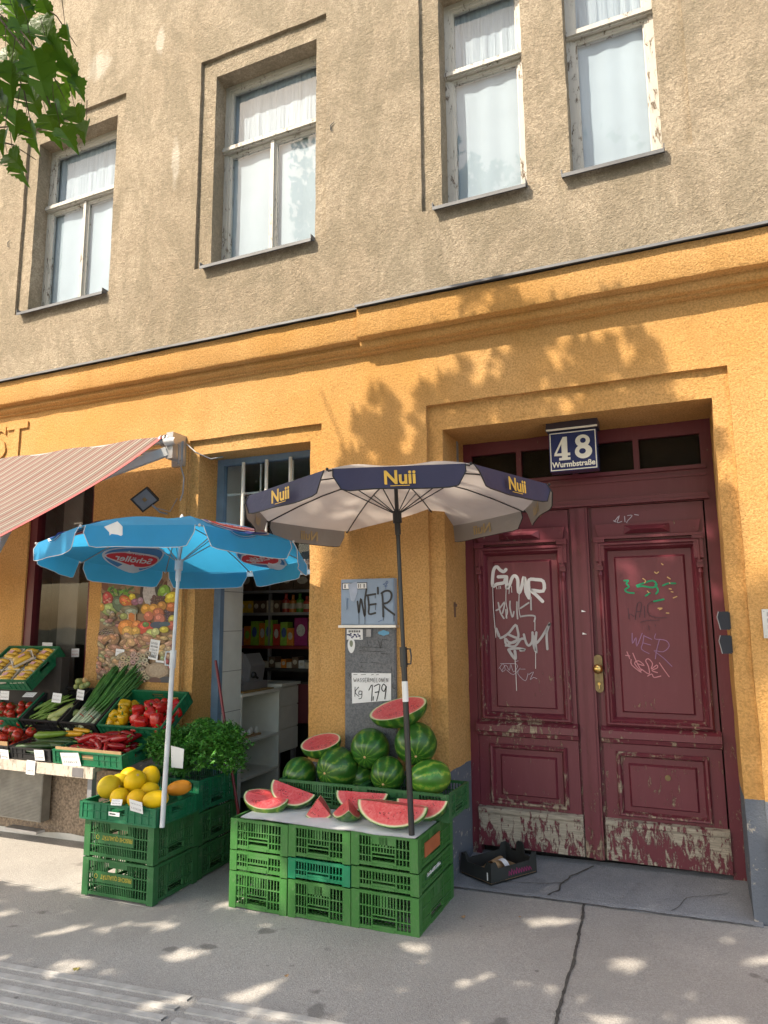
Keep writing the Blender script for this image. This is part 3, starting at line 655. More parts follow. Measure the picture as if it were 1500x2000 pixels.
# raised letters on the plaster
for ch, px in (('T', 38), ('S', -12)):
    pass
f = MB(); add_text(f, 'ST', frame((-5.63, -.002, 3.09), (1, 0, 0), (0, 0, 1)), .43, .010, .014, spacing=1.02); nm = f.build('raised_letters', M['orange_plaster'], B)

for i, (px, w_, lab) in enumerate(()): pass
mb = MB(); mb.box(XL, XR, .33, 8, 3.12, 8.15); mb.box(.30, XR, .1, 8, -.4, 3.1); mb.box(-2.3, -1.7, .2, 8, -.4, 3.1) if 0 else None
mb.build('rear_block', M['dark'], B)

# ------------------------------------------------------------------ crates
def crate_mesh(name, W, D, H, mats, seed=0, plate=None, hole=True, style=0, origin=(0, 0, 0)):
    """open plastic crate: corner posts, ribbed slotted walls, grip openings, slatted bottom; local origin = centre of the base"""
    mb = MB(); t = .012; pw = min(.048, W*.16)
    for sx in (-1, 1):
        for sy in (-1, 1):
            x = sx*W/2; y = sy*D/2
            mb.box(min(x, x-sx*pw), max(x, x-sx*pw), min(y, y-sy*.007), max(y, y-sy*.007), .004, H-.001)
            mb.box(min(x, x-sx*.007), max(x, x-sx*.007), min(y-sy*.007, y-sy*pw), max(y-sy*.007, y-sy*pw), .004, H-.001)
            mb.box(min(x-sx*.007, x-sx*.03), max(x-sx*.007, x-sx*.03), min(y-sy*.007, y-sy*.03), max(y-sy*.007, y-sy*.03), .006, H-.004)
    def wall(L, T, style=style):          # T maps (s, depth, h), s in -L/2..L/2
        a, b = -L/2+pw, L/2-pw; ym = .004
        def bx(s0, s1, h0, h1, d0=ym, d1=ym+.006): mb.box(s0, s1, d0, d1, h0, h1, 0, T)
        bx(a-.01, b+.01, H-.016, H, .001, .014); bx(a-.01, b+.01, .012, .030, .002, .013)
        nr = 3 if H > .15 else 2
        rails = [.012+(H-.028)*k/nr for k in range(1, nr)]
        for h in rails: bx(a, b, h-.003, h+.003, .0015, .014)
        c0, c1 = -.19*L, .17*L
        if style == 1: c0, c1 = -.30*L, .22*L
        n = max(2, int((c0-a)/.0175))
        for k in range(n+1): x = a+(c0-a)*k/n; bx(x-.0027, x+.0027, .03, H-.016)
        n = max(2, int((b-c1)/.0175))
        for k in range(n+1): x = c1+(b-c1)*k/n; bx(x-.0027, x+.0027, .03, H-.016)
        if style == 1:       # printed plate above the slots
            bx(c0, c1, H*.40, H*.68, .001, .010); n = int((c1-c0)/.013)
            for k in range(n+1): x = c0+(c1-c0)*k/n; bx(x-.003, x+.003, .03, H*.40)
            for k in range(n+1):
                x = c0+(c1-c0)*k/n
                if x < c0+.09 or (c1-.05 < x): bx(x-.003, x+.003, H*.68, H-.016)
            bx(c0+.09, c1-.05, H*.80, H-.016, .006, .010)
        else:
            bx(c0, c1, .030, .038, .001, .016)
            hb = min(.085, H*.44); bx(c0, c1, hb, hb+.007, .001, .016)
            bx(c0-.004, c0+.004, .02, H-.01, .0, .015); bx(c1-.004, c1+.004, .02, H-.01, .0, .015)
            bx(c0+.01, c1-.01, .012, .026, -.001, .004)
            if seed % 3 == 1: bx(c0, c1, H*.70, H-.016, .002, .010)
            n = max(3, int((c1-c0)/.016))
            for k in range(1, n):
                x = c0+(c1-c0)*k/n
                if abs(k-n/2) < n*.2 and H > .12: bx(x-.006, x+.006, H*.62, H-.016, .002, .01)
                bx(x-.003, x+.003, hb+.007, H-.016)
    wall(W, Matrix(((1, 0, 0, 0), (0, 1, 0, -D/2), (0, 0, 1, 0), (0, 0, 0, 1))))
    wall(W, Matrix(((-1, 0, 0, 0), (0, -1, 0, D/2), (0, 0, 1, 0), (0, 0, 0, 1))))
    wall(D, Matrix(((0, -1, 0, W/2), (1, 0, 0, 0), (0, 0, 1, 0), (0, 0, 0, 1))), 0)
    wall(D, Matrix(((0, 1, 0, -W/2), (-1, 0, 0, 0), (0, 0, 1, 0), (0, 0, 0, 1))), 0)
    n = int((W-.04)/.022)
    for k in range(n): x = -W/2+.02+(W-.04)*(k+.5)/n; mb.box(x-.005, x+.005, -D/2+.01, D/2-.01, .008, .012)
    for k in range(4): y = -D/2+.02+(D-.04)*(k+.5)/4; mb.box(-W/2+.012, W/2-.012, y-.006, y+.006, .0125, .016)
    o = mb.build(name, mats, None, origin=(0, 0, 0)); o.location = origin
    return o
def low_tray(W, D, H, mat, origin, tilt=0, rz=0, holes=True, handle=False):
    """shallow produce tray with solid ribbed walls and grip holes"""
    mb = MB(); t = .008
    mb.box(-W/2+t, W/2-t, -D/2+t, D/2-t, 0, .006)
    def wall(L, T):
        def bx(s0, s1, h0, h1, d0=0, d1=t): mb.box(s0, s1, d0, d1, h0, h1, 0, T)
        g = min(.055, L*.14); hb, ht = H*.42, H*.78
        bx(-L/2, -g, .004, H-.004); bx(g, L/2, .004, H-.004); bx(-g, g, .004, hb); bx(-g, g, ht, H-.004)
        bx(-L/2-.006, L/2+.006, H-.008, H, -.007, t+.002); bx(-L/2-.004, L/2+.004, 0, .010, -.005, t); bx(-L/2, L/2, H*.50, H*.50+.004, -.004, 0)
        n = int(L/.05)
        for k in range(n+1):
            s = -L/2+L*k/n
            if abs(s) > g+.005: bx(s-.002, s+.002, .01, H-.01, -.004, 0)
        bx(-L/2-.006, -L/2+.02, .01, H-.005, -.006, 0); bx(L/2-.02, L/2+.006, .01, H-.005, -.006, 0)
    wall(W-.012, Matrix(((1, 0, 0, 0), (0, 1, 0, -D/2+.006), (0, 0, 1, 0), (0, 0, 0, 1))))
    wall(W-.012, Matrix(((-1, 0, 0, 0), (0, -1, 0, D/2-.006), (0, 0, 1, 0), (0, 0, 0, 1))))
    wall(D-.012, Matrix(((0, -1, 0, W/2-.006), (1, 0, 0, 0), (0, 0, 1, 0), (0, 0, 0, 1))))
    wall(D-.012, Matrix(((0, 1, 0, -W/2+.006), (-1, 0, 0, 0), (0, 0, 1, 0), (0, 0, 0, 1))))
    o = mb.build('produce_tray', mat, None, origin=(0, 0, 0)); o.location = origin; o.rotation_euler = (tilt, 0, rz); return o

# the three columns under the cut melons
x0 = -2.58; wc = .398; YF = -.715; DC = .58
mats3 = [['green']*3, ['green', 'teal', 'green'], ['green']*3]
hts = [.205, .115, .178]
wherex = ['left', 'middle', 'right']; wherez = ['bottom', 'middle', 'top']
protoc = {}
for c in range(3):
    z = GZ(-2)+.004; z = -.062+c*.006
    for r in range(3):
        lab = '%s green slatted crate, %s in the %s column of the stack under the cut watermelons' % ('dark' if 0 else ('teal' if mats3[c][r] == 'teal' else 'leaf'), wherez[r], wherex[c])
        if mats3[c][r] == 'teal': lab = 'bluish teal green crate in the middle of the stack under the cut watermelons'
        o = crate_mesh('plastic_crate', wc-.006, DC, hts[r]-.002, M[mats3[c][r]], seed=c+r, origin=(x0+wc*(c+.5), YF+DC/2, z))
        o.rotation_euler = (0, 0, R(.25*((c*2+r) % 3-1)))
        tag(o, lab, 'crate', 'green crates stacked as a display table'); z += hts[r]
        if c == 2 and r in (1, 2):     # printed side plate
            p = MB(); xx = x0+wc*3-.003
            p.box(xx-.001, xx+.0035, YF+.10, YF+.36 if r == 1 else YF+.34, z-hts[r]+.055, z-.05 if r == 2 else z-.035, 0)
            if r == 1:
                random.seed(4)
                for q in range(34): yy_ = YF+.12+q*.0066; p.box(xx+.0036, xx+.0044, yy_, yy_+random.choice((.002, .0035, .0045)), z-hts[r]+.066, z-hts[r]+random.choice((.075, .084, .086)), 1)
            pl = p.build('side_plate', [M['green_shaded'] if r == 1 else simple('orange_print', (.45, .13, .05), .5), M['paper']], None); pl.parent = o; pl.location = Vector(pl.location)-Vector(o.location)
TOPZ = -.062+sum(hts)+.01
# two deep crates of whole melons standing on the back half
for k, xc in enumerate((-2.17, -1.60)):
    o = crate_mesh('plastic_crate', .565 if k else .56, .37, .155, M['green_shaded'], seed=k, origin=(xc, -.205, TOPZ+.0)); o.rotation_euler = (0, 0, R(-1.2 if k else 1.0))
    tag(o, ['long green crate holding the whole watermelons on the left, behind the cut ones', 'long green crate holding the whole watermelons on the right, against the wall'][k], 'crate', 'crates of whole watermelons')
# sheet of white foil under the cut melons
mb = MB(); n = 24; vs = []
for i in range(n+1):
    for j in range(7):
        x = -2.50+1.10*i/n; y = -.725+.34*j/6; vs.append((x+.01*noise.noise(Vector((j*2, i*.3, 1))), y-.006*abs(noise.noise(Vector((x*6, 0, 0)))), TOPZ+.006+.006*noise.noise(Vector((x*8, y*9, 0)))))
mb.add(vs, [(i*7+j, (i+1)*7+j, (i+1)*7+j+1, i*7+j+1) for i in range(n) for j in range(6)])
mb.add([(v[0], v[1], v[2]-.004) for v in vs], [(i*7+j, (i+1)*7+j, (i+1)*7+j+1, i*7+j+1) for i in range(n) for j in range(6)])
tag(mb.build('display_sheet', M['paper']), 'white crumpled sheet under the cut watermelon pieces on the crates', 'sheet')

# left stack with the yellow melons
z = -.072
for r in range(2):
    o = crate_mesh('plastic_crate', .545, .42, .222, M['green_shaded'], style=1, origin=(-3.285, -.665, z)); o.rotation_euler = (0, 0, R(1.5-r))
    tag(o, ['green crate with yellow print on the ground under the yellow melons', 'green crate with yellow print directly below the tray of yellow melons'][r], 'crate', 'crates under the yellow melons')
    p = MB(); add_text(p, 'FRISCHE QUALITÄT', Matrix.Translation((-3.29, -.8785, z+.136)) @ Matrix.Rotation(pi, 4, 'Y'), .034, .0012, m=0, sx=.8)
    p.add([Vector((-3.445+rr*cos(q), -.8785, z+.124+rr*sin(q))) for rr in (.0135, .010) for q in [2*pi*i/20 for i in range(20)]], [(i, (i+1) % 20, 20+(i+1) % 20, 20+i) for i in range(20)])
    pl = p.build('yellow_print', simple('yellow_print', (.34, .30, .04), .6), None); pl.parent = o; pl.location = Vector(pl.location)-Vector(o.location)
    z += .224
MTZ = z
tr = low_tray(.60, .40, .105, M['tray_green'], (-3.285, -.70, MTZ+.002), rz=R(1.2))
tag(tr, 'flat green tray full of yellow melons on top of the left crate stack', 'tray')
mb = MB(); a = P(225, 1590, -.91); mb.box(a.x-.055, a.x+.03, -.912, -.910, a.z-.012, a.z+.010); mb.box(a.x-.045, a.x+.0, -.9135, -.912, a.z-.004, a.z+.003, 1)
s = mb.build('tray_sticker', [M['paper'], M['ink']], None); s.parent = tr; s.location = Vector(s.location)-Vector(tr.location)
# herb stack behind it
z = -.072
for r in range(3):
    o = crate_mesh('plastic_crate', .52, .42, .205, M['green_shaded'] if r < 2 else M['tray_green'], style=0, seed=r, origin=(-3.29, -.225, z)); o.rotation_euler = (0, 0, R(1-r*.8))
    tag(o, 'green crate %s of the stack under the parsley' % ['at the bottom', 'in the middle', 'at the top'][r], 'crate', 'crates under the parsley'); z += .207
HZ = z

# ------------------------------------------------------------------ market stall table
t = thing('stall_table', (-4.9, -.3, -.1), 'wooden board counter on metal supports along the shop front, carrying the vegetable crates', 'table')
mb = MB(); mb.box(-7.2, -3.78, -.60, -.05, .575, .605); mb.build('table_top', M['wood_board'], t)
mb = MB(); mb.box(-7.2, -3.775, -.622, -.602, .535, .607); mb.build('front_board', M['wood_board'], t)
mb = MB(); mb.box(-3.96, -3.86, -.6245, -.6225, .54, .60); mb.build('grey_tape', simple('grey_tape', (.16, .15, .16), .6), t)
mb = MB(); mb.box(-5.6, -4.78, -.14, -.06, .03, .56)
for k in range(48): zz = .04+k*.0105; mb.box(-5.595, -4.785, -.146, -.14, zz, zz+.005)
mb.build('ribbed_panel', simple('ribbed_metal', (.26, .25, .23), .45, .2, 10, metal=.4), t)
mb = MB(); mb.box(-5.1, -4.75, -.20, -.12, -.04, -.02); mb.build('support_foot', M['alu'], t)
for x in (-3.88, -6.4): mb = MB(); mb.box(x, x+.04, -.56, -.52, GZ(x)+.004, .575); mb.build('leg', M['metal_grey'], t)
mb = MB(); mb.prism([(-7.2, -.34, .61), (-7.2, -.04, .86), (-7.2, -.04, .605)], (3.6, 0, 0)); mb.build('sloping_rack', M['wood_board'], t)

# ------------------------------------------------------------------ awning
A = thing('shop_awning', (-5.6, -.1, 2.95), 'red and white pinstriped folding awning rolled out over the vegetable stall', 'awning')
def awn():
    k = N('awning_stripes'); x, y, z = k.xyz()
    f = k.math('FRACT', k.math('MULTIPLY', x, 8.2)); c = k.ramp(f, (0, (.24, .14, .125)), (.16, (.30, .255, .22)), (.30, (.14, .035, .035)), (.40, (.34, .31, .27)), (.60, (.34, .31, .27)), (.64, (.10, .075, .07)), (.74, (.30, .26, .22)), (.84, (.19, .08, .075)))
    for n_ in k.t.nodes:
        if n_.type == 'VALTORGB': n_.color_ramp.interpolation = 'CONSTANT'
    dirt = k.ramp(k.noise(1.4, 6, .7), (.5, 0), (.75, .3)); c = k.mix(dirt, c, (.22, .18, .15))
    t = k.t; tl = t.nodes.new('ShaderNodeBsdfTranslucent'); t.links.new(c, tl.inputs[0]); mx = t.nodes.new('ShaderNodeMixShader'); mx.inputs[0].default_value = .28
    k.out(c, .85); t.links.new(k.b.outputs[0], mx.inputs[1]); t.links.new(tl.outputs[0], mx.inputs[2]); t.links.new(mx.outputs[0], t.nodes['Material Output'].inputs[0]); return k.mat
mb = MB(); n = 90; m_ = 16; vs = []
XA, XB = -8.2, -3.72
for i in range(n+1):
    for j in range(m_+1):
        u = i/n; v = j/m_; x = XA+(XB-XA)*u; sag = -.055*sin(pi*v)*(1-.2*u); edge = .03*sin(v*7)*(u > .98)
        vs.append((x+edge*.4, -.13-1.37*v, 3.035-.955*v+sag+.006*sin(x*9+v*3)))
mb.add(vs, [(i*(m_+1)+j, i*(m_+1)+j+1, (i+1)*(m_+1)+j+1, (i+1)*(m_+1)+j) for i in range(n) for j in range(m_)])
mb.build('fabric', awn(), A, smooth=True)
mb = MB(); vs2 = []
for j in range(m_+1):
    v = vs[n*(m_+1)+j]; vs2 += [(v[0]+.002, v[1], v[2]+.004), (v[0]-.03, v[1], v[2]+.004)]
mb.add(vs2, [(j*2, j*2+1, j*2+3, j*2+2) for j in range(m_)]); mb.build('edge_hem', simple('awning_hem', (.50, .10, .10), .8), A)
mb = MB(); mb.tube([(-8.2, -.12, 3.0), (-3.66, -.12, 3.0)], .032, 14); mb.tube([(-8.2, -.10, 2.93), (-3.62, -.10, 2.93)], .018, 10)
for x in (-3.74, -3.70, -3.665): mb.tube([(x, -.12, 3.0), (x+.012, -.12, 3.0)], .048, 14)
mb.build('roller_tube', M['alu'], A)
mb = MB(); mb.box(-3.665, -3.60, -.16, -.0, 2.84, 3.05); mb.box(-3.70, -3.585, -.05, -.003, 2.80, 3.0); mb.tube([(-3.66, -.17, 2.97), (-3.56, -.17, 2.97)], .03, 12); mb.build('bracket', M['alu'], A)
mb = MB(); mb.tube([(-3.63, -.15, 2.90), (-3.60, -.15, 3.0), (-3.57, -.12, 2.94), (-3.59, -.10, 2.8)], .008, 6)
mb.tube([(-3.60, -.06, 2.80), (-3.57, -.05, 2.70), (-3.585, -.04, 2.58), (-3.60, -.05, 2.52)], .006, 6)
mb.tube([(-3.58, -.02, 2.98), (-3.48, -.03, 2.90), (-3.38, .03, 2.85), (-3.30, .08, 2.87)], .005, 6); mb.build('loose_cable', M['metal_grey'], A)
mb = MB(); T = Matrix.Translation((-3.64, -.15, 2.90))
a = Vector((-3.66, -.15, 2.90)); b = Vector((-4.66, -.62, 2.47)); c = Vector((-3.86, -1.42, 2.0))
for p, q in ((a, b), (b, c)):
    d = (q-p); M4 = frame(p, d, (0, 0, 1)); mb.box(0, d.length, -.02, .02, -.035, .035, 0, M4)
mb.build('folding_arm', simple('arm_white', (.50, .51, .53), .4, .08), A)
mb = MB(); mb.box(-8.2, -3.71, -1.53, -1.49, 2.03, 2.09); mb.build('front_bar', M['alu'], A)

# flood light under the awning
fl = thing('flood_light', (-3.90, 0, 2.53), 'small black flood light tilted down on the orange wall above the blue parasol', 'lamp')
Mx = Matrix.Translation((-3.91, -.10, 2.545)) @ Matrix.Rotation(R(-28), 4, 'Y') @ Matrix.Rotation(R(40), 4, 'X')
mb = MB(); mb.box(-.085, .085, 0, .025, -.065, .065, 0, Mx); mb.box(-.092, .092, -.008, 0, -.072, -.060, 0, Mx); mb.box(-.092, .092, -.008, 0, .060, .072, 0, Mx); mb.box(-.092, -.08, -.008, 0, -.06, .06, 0, Mx); mb.box(.08, .092, -.008, 0, -.06, .06, 0, Mx); mb.build('housing', M['black_plastic'], fl)
mb = MB(); mb.box(-.08, .08, -.003, -.001, -.06, .06, 0, Mx); mb.box(-.015, .015, -.006, -.003, -.015, .015, 1, Mx); mb.build('lens', [simple('lamp_glass', (.16, .18, .22), .15), M['brass_dull']], fl)
mb = MB(); mb.tube([(-3.86, -.07, 2.50), (-3.83, -.01, 2.45), (-3.80, .04, 2.44)], .008, 6); mb.tube([(-3.84, -.04, 2.48), (-3.74, .0, 2.45), (-3.70, .035, 2.56)], .004, 6); mb.build('mounting_arm', M['metal_grey'], fl)

# ------------------------------------------------------------------ parasols
def fabric(name, c, trans, sp=.3, var=.08):
    k = N(name); cc = k.ramp(k.noise(5, 4), (.35, tuple(x*(1-var) for x in c)), (.65, c)); k.out(cc, .6, spec=sp)
    k.bump(k.noise(9, 4, .6, k.map((1, 1, 1))), .012, .5)
    t = k.t; tl = t.nodes.new('ShaderNodeBsdfTranslucent'); t.links.new(cc, tl.inputs[0]); mx = t.nodes.new('ShaderNodeMixShader'); mx.inputs[0].default_value = trans
    t.links.new(k.b.outputs[0], mx.inputs[1]); t.links.new(tl.outputs[0], mx.inputs[2]); t.links.new(mx.outputs[0], t.nodes['Material Output'].inputs[0]); return k.mat
M['nu_top'] = fabric('parasol_beige', (.62, .565, .53), .36); M['nu_out'] = fabric('parasol_navy', (.035, .033, .085), .02, .5); M['nu_in'] = fabric('parasol_grey_lining', (.36, .33, .31), .06)
M['gold'] = simple('print_gold', (.75, .46, .07), .5); M['gold_dim'] = simple('print_gold_dim', (.46, .34, .17), .6)
M['blue'] = fabric('parasol_blue', (.05, .42, .80), .52, .6); M['pr_blue'] = simple('print_blue', (.03, .07, .42), .5); M['pr_red'] = simple('print_red', (.58, .02, .04), .5); M['pr_white'] = simple('print_white', (.72, .72, .75), .5)
M['pi_blue'] = fabric('print_blue_dim', (.09, .27, .58), .3); M['pi_red'] = fabric('print_red_dim', (.66, .06, .08), .3); M['pi_white'] = fabric('print_white_dim', (.72, .76, .82), .3)
M['pole_black'] = simple('pole_black', (.02, .02, .022), .35); M['pole_white'] = simple('pole_white', (.60, .62, .66), .35)
M['piping_black'] = simple('piping_black', (.012, .012, .015), .6)
def parasol(base, tx, ty, L, Rr, ph, rise, vh, kind, label):
    root = thing('parasol', Vector(base), label, 'parasol')
    n = Vector((tx, ty, 1)).normalized(); e1 = Vector((0, 1, 0)).cross(n).normalized(); e2 = n.cross(e1); Bp = Vector(base); C = Bp+n*L; A = C+n*rise
    nu = kind == 'beige'
    cor = [C+Rr*(cos(ph+k*pi/4)*e1+sin(ph+k*pi/4)*e2) for k in range(8)]
    top = MB(); lin = MB(); vo = MB(); vi = MB(); pip = MB(); rib = []
    def roof(k, u, v):       # v 0 apex .. 1 rim, u across
        a = cor[k]; b = cor[(k+1) % 8]; edge = a.lerp(b, u); p = A.lerp(edge, v)
        p = p + n*(rise*.20*sin(pi*v)) - n*(.016*sin(pi*u)*sin(pi*v*.9))
        return p
    for k in range(8):
        g = 10; vs = [roof(k, i/g, .03+.97*j/g) for i in range(g+1) for j in range(g+1)]
        top.add(vs, [(i*(g+1)+j, i*(g+1)+j+1, (i+1)*(g+1)+j+1, (i+1)*(g+1)+j) for i in range(g) for j in range(g)])
        a = cor[k]; b = cor[(k+1) % 8]; out = ((a+b)/2-C).normalized(); gx = 16; gz = 5; vs = []
        hs = []
        for i in range(gx+1):
            u = i/gx; uu = .035+.93*u; p = a.lerp(b, uu); rr = .11; e = min(u, 1-u)
            h = vh*(1 if e > rr else (.35+.65*math.sqrt(max(0, 1-((rr-e)/rr)**2))))
            wave = .012*noise.noise(Vector((k*3.1, u*4, 2)))+.010*sin(u*6+k)
            for j in range(gz+1):
                v = j/gz; q = p-n*h*v+out*(.004+wave*v*1.3+.016*v)
                vs.append(q)
            hs.append(vs[-1])
        vo.add(vs, [(i*(gz+1)+j, i*(gz+1)+j+1, (i+1)*(gz+1)+j+1, (i+1)*(gz+1)+j) for i in range(gx) for j in range(gz)])
        if nu: vi.add([v-out*.0035 for v in vs], [(i*(gz+1)+j, i*(gz+1)+j+1, (i+1)*(gz+1)+j+1, (i+1)*(gz+1)+j) for i in range(gx) for j in range(gz)])
        pip.tube([vs[j] for j in range(0, gz)]+hs+[vs[gx*(gz+1)+j] for j in range(gz, -1, -1)], .0022 if not nu else .0032, 5)
        mid = a.lerp(b, .5); exv = (b-a).normalized()
        if nu:
            lg = MB(); T = frame(mid-n*(vh*.80)+out*.030, exv, n); add_text(lg, 'Nuii', T, vh*.80, .0026, m=0, sx=.98, spacing=1.0)
            T3 = frame(mid-n*(vh*.90)+out*.030, exv, n); lg.box(-.045, .045, 0, .0005, 0, .003, 0, T3)
            logo_o = lg; lg.build('printed_word', M['gold'], root)
            lg = MB(); T = frame(mid-n*(vh*.80)-out*(-.0005), exv, n); add_text(lg, 'Nuii', T, vh*.76, .0022, spacing=1.0); lg.build('printed_word', M['gold_dim'], root)
        elif k in (1, 3, 5, 7):
            for side, mm in ((1, ('pr_blue', 'pr_white', 'pr_red')), (-1, ('pi_blue', 'pi_white', 'pi_red'))):
                c0 = roof(k, .5, .815); dn = (roof(k, .5, .99)-roof(k, .5, .60)).normalized(); nn = exv.cross(-dn).normalized()
                if nn.dot(n) < 0: nn = -nn
                lg = MB(); fr = Matrix(((exv.x, nn.x, -dn.x, 0), (exv.y, nn.y, -dn.y, 0), (exv.z, nn.z, -dn.z, 0), (0, 0, 0, 1)))
                def sh(pts, m, lift):
                    # drape the flat outline on the panel
                    out_ = []
                    for x, zz in pts:
                        u = .5+x/((b-a).length*(.815-zz/Rr)); v = .815-zz/Rr; u = max(.02, min(.98, u)); q = roof(k, u, v) if v <= .995 else a.lerp(b, u)-n*((v-.995)*Rr)+out*.012
                        out_.append(q+nn*side*lift)
                    cen = sum(out_, Vector())/len(out_); nn_ = len(out_)
                    lg.add([cen]+out_, [(0, i+1, (i+1) % nn_+1) for i in range(nn_)], m)
                def drop(sc, dx=0, dz=0): return [(dx+sc*.215*cos(q)*(1+.10*cos(q)), dz+sc*(.175*sin(q)*(1-.30*cos(q)))) for q in [2*pi*i/36 for i in range(36)]]
                sh(drop(1), 1, .005); sh(drop(.93), 0, .008); sh([(x*.93, zz*.58-.010+.012*sin(x*14)) for x, zz in drop(1)], 1, .011)
                sh([(x*.88, zz*.46-.006+.012*sin(x*14)) for x, zz in drop(1)], 2, .014)
                mb2 = MB(); add_text(mb2, 'Schöller', Matrix(), .105, .0025, m=1, shear=.25, sx=.80); add_text(mb2, 'NESTLÉ', Matrix.Translation((.035, 0, .108)), .040, .001, m=1)
                vv = []
                for v_ in mb2.v:
                    x, _, zz = v_; zz = zz-.038; vq = .815-zz/Rr; u = .5+x/((b-a).length*vq); vv.append((roof(k, max(.02, min(.98, u)), vq) if vq <= .995 else a.lerp(b, max(.02, min(.98, u)))-n*((vq-.995)*Rr)+out*.012)+nn*side*.017)
                lg.add(vv, mb2.f, 1); lg.build('printed_badge', [M[q] for q in mm], root)
        # rib
        r_ = MB(); r_.tube([A-n*.02]+[A.lerp(cor[k], v)+n*(rise*.20*sin(pi*v)-.010) for v in (.15, .35, .55, .75, .92, .995)], .0042, 6)
        r_.build('rib', M['pole_black'] if nu else M['metal_grey'], root)
        s_ = MB(); hub = A-n*(rise*1.28); s_.tube([hub+(cor[k]-C).normalized()*.02, A.lerp(cor[k], .40)+n*(rise*.20*sin(pi*.4)-.014)], .0035, 6); s_.build('strut', M['pole_black'] if nu else M['metal_grey'], root)
        tip = MB(); tip.ball(cor[k]+(cor[k]-C).normalized()*.008-n*.002, .008, seg=8); tip.build('rib_tip', M['piping_black'] if nu else M['pole_white'], root)
    top.build('canopy', M['nu_top'] if nu else M['blue'], root, smooth=30); vo.build('valance', M['nu_out'] if nu else M['blue'], root, smooth=30)
    if nu: vi.build('valance_lining', M['nu_in'], root, smooth=30)
    pip.build('piping', M['piping_black'] if nu else M['pole_white'], root)
    p = MB(); pr_ = .0145 if nu else .0135
    j = .50 if nu else .58
    p.tube([Bp-n*(.045 if nu else .02), Bp+n*(L*j)], pr_*1.12, 14); p.build('lower_pole', M['pole_black'] if nu else M['pole_white'], root, smooth=40)
    p = MB(); p.tube([Bp+n*(L*j-.02), A+n*.005], pr_*.82, 14); p.build('upper_pole', M['pole_black'] if nu else M['pole_white'], root, smooth=40)
    p = MB(); p.tube([hub+n*.01, hub-n*.06, hub-n*.062, hub-n*.13], [.026, .026, .018, .017], 14); p.build('runner', M['pole_black'] if nu else M['pole_white'], root)
    p = MB(); p.tube([A-n*.005, A+n*.012, A+n*.03, A+n*.045], [.022, .018, .012, .004], 12); p.build('finial', M['pole_black'] if nu else M['pole_white'], root)
    p = MB(); q = Bp+n*(L*(j-.03)); p.tube([q, q+n*.11], pr_*1.45, 14)
    sd_ = Vector((1, -.2, 0)) if nu else Vector((-1, -.3, 0)); p.tube([q+n*.10+sd_*.015, q+n*.10+sd_*.045, q+n*.06+sd_*.05, q+n*.02+sd_*.045, q+n*.015+sd_*.015], .005, 6); p.build('height_clamp', M['pole_black'] if nu else simple('clamp_red', (.5, .25, .25), .4) if 0 else (M['pole_black'] if nu else M['pole_white']), root)
    if nu:
        p = MB(); q = Bp+n*(L*j-.24); p.tube([q, q+n*.11], pr_*1.12+.0008, 14); p.build('pole_sticker', M['paper'], root)
    else:
        p = MB(); k = 0; a = cor[0]; b = cor[1]; out = ((a+b)/2-C).normalized(); q0 = a.lerp(b, .20)+out*.014-n*.01; ex = (b-a).normalized()
        p.poly([q0, q0+ex*.07+n*.03, q0+ex*.10-n*.0, q0+ex*.11-n*.09+out*.01, q0+ex*.045-n*.09+out*.01, q0+ex*.03-n*.03]); p.build('torn_label', M['paper'], root)
    return root
parasol((-1.437, -.687, .5), -.054, .041, 1.763, .879, -1.554, .19, .114, 'beige', 'beige parasol with navy printed flaps standing in the crates of cut watermelons')
parasol((-2.955, -.868, .45-.05), -.041, .089, 1.641, .835, -1.541, .21, .125, 'blue', 'bright blue parasol with ice cream badges standing beside the yellow melons')
# ------------------------------------------------------------------ melons
def rindmat(name, ra, dark=(.024, .095, .012), light=(.14, .23, .03), stripes=11, pale=0):
    k = N(name); x, y, z = k.xyz()
    an = k.math('ARCTAN2', y, x); ns = k.noise(9, 6, .65, dist=.4)
    f = k.math('SINE', k.math('ADD', k.math('MULTIPLY', an, stripes), k.math('MULTIPLY', ns, 9.5)))
    f = k.math('ADD', f, k.math('MULTIPLY', k.math('SUBTRACT', k.noise(34, 4, .7), .5), 2.2))
    c = k.ramp(k.math('MULTIPLY_ADD', f, .5, .5), (.45, dark), (.86, tuple(d*1.7 for d in dark)), (.99, light))
    if pale: c = k.mix(k.ramp(k.noise(2.5, 2), (.45, 0), (.7, pale)), c, (.42, .40, .07))
    c = k.mix(k.ramp(k.vor(70), (.0, .25), (.16, 0)), c, light)
    return k.out(c, .28, spec=.5)
M['rind'] = [rindmat('watermelon_rind', 1), rindmat('watermelon_rind_striped', 1, (.045, .17, .018), (.26, .38, .05), 9, .35), rindmat('watermelon_rind_deep', 1, (.026, .105, .014), (.12, .22, .03), 12)]
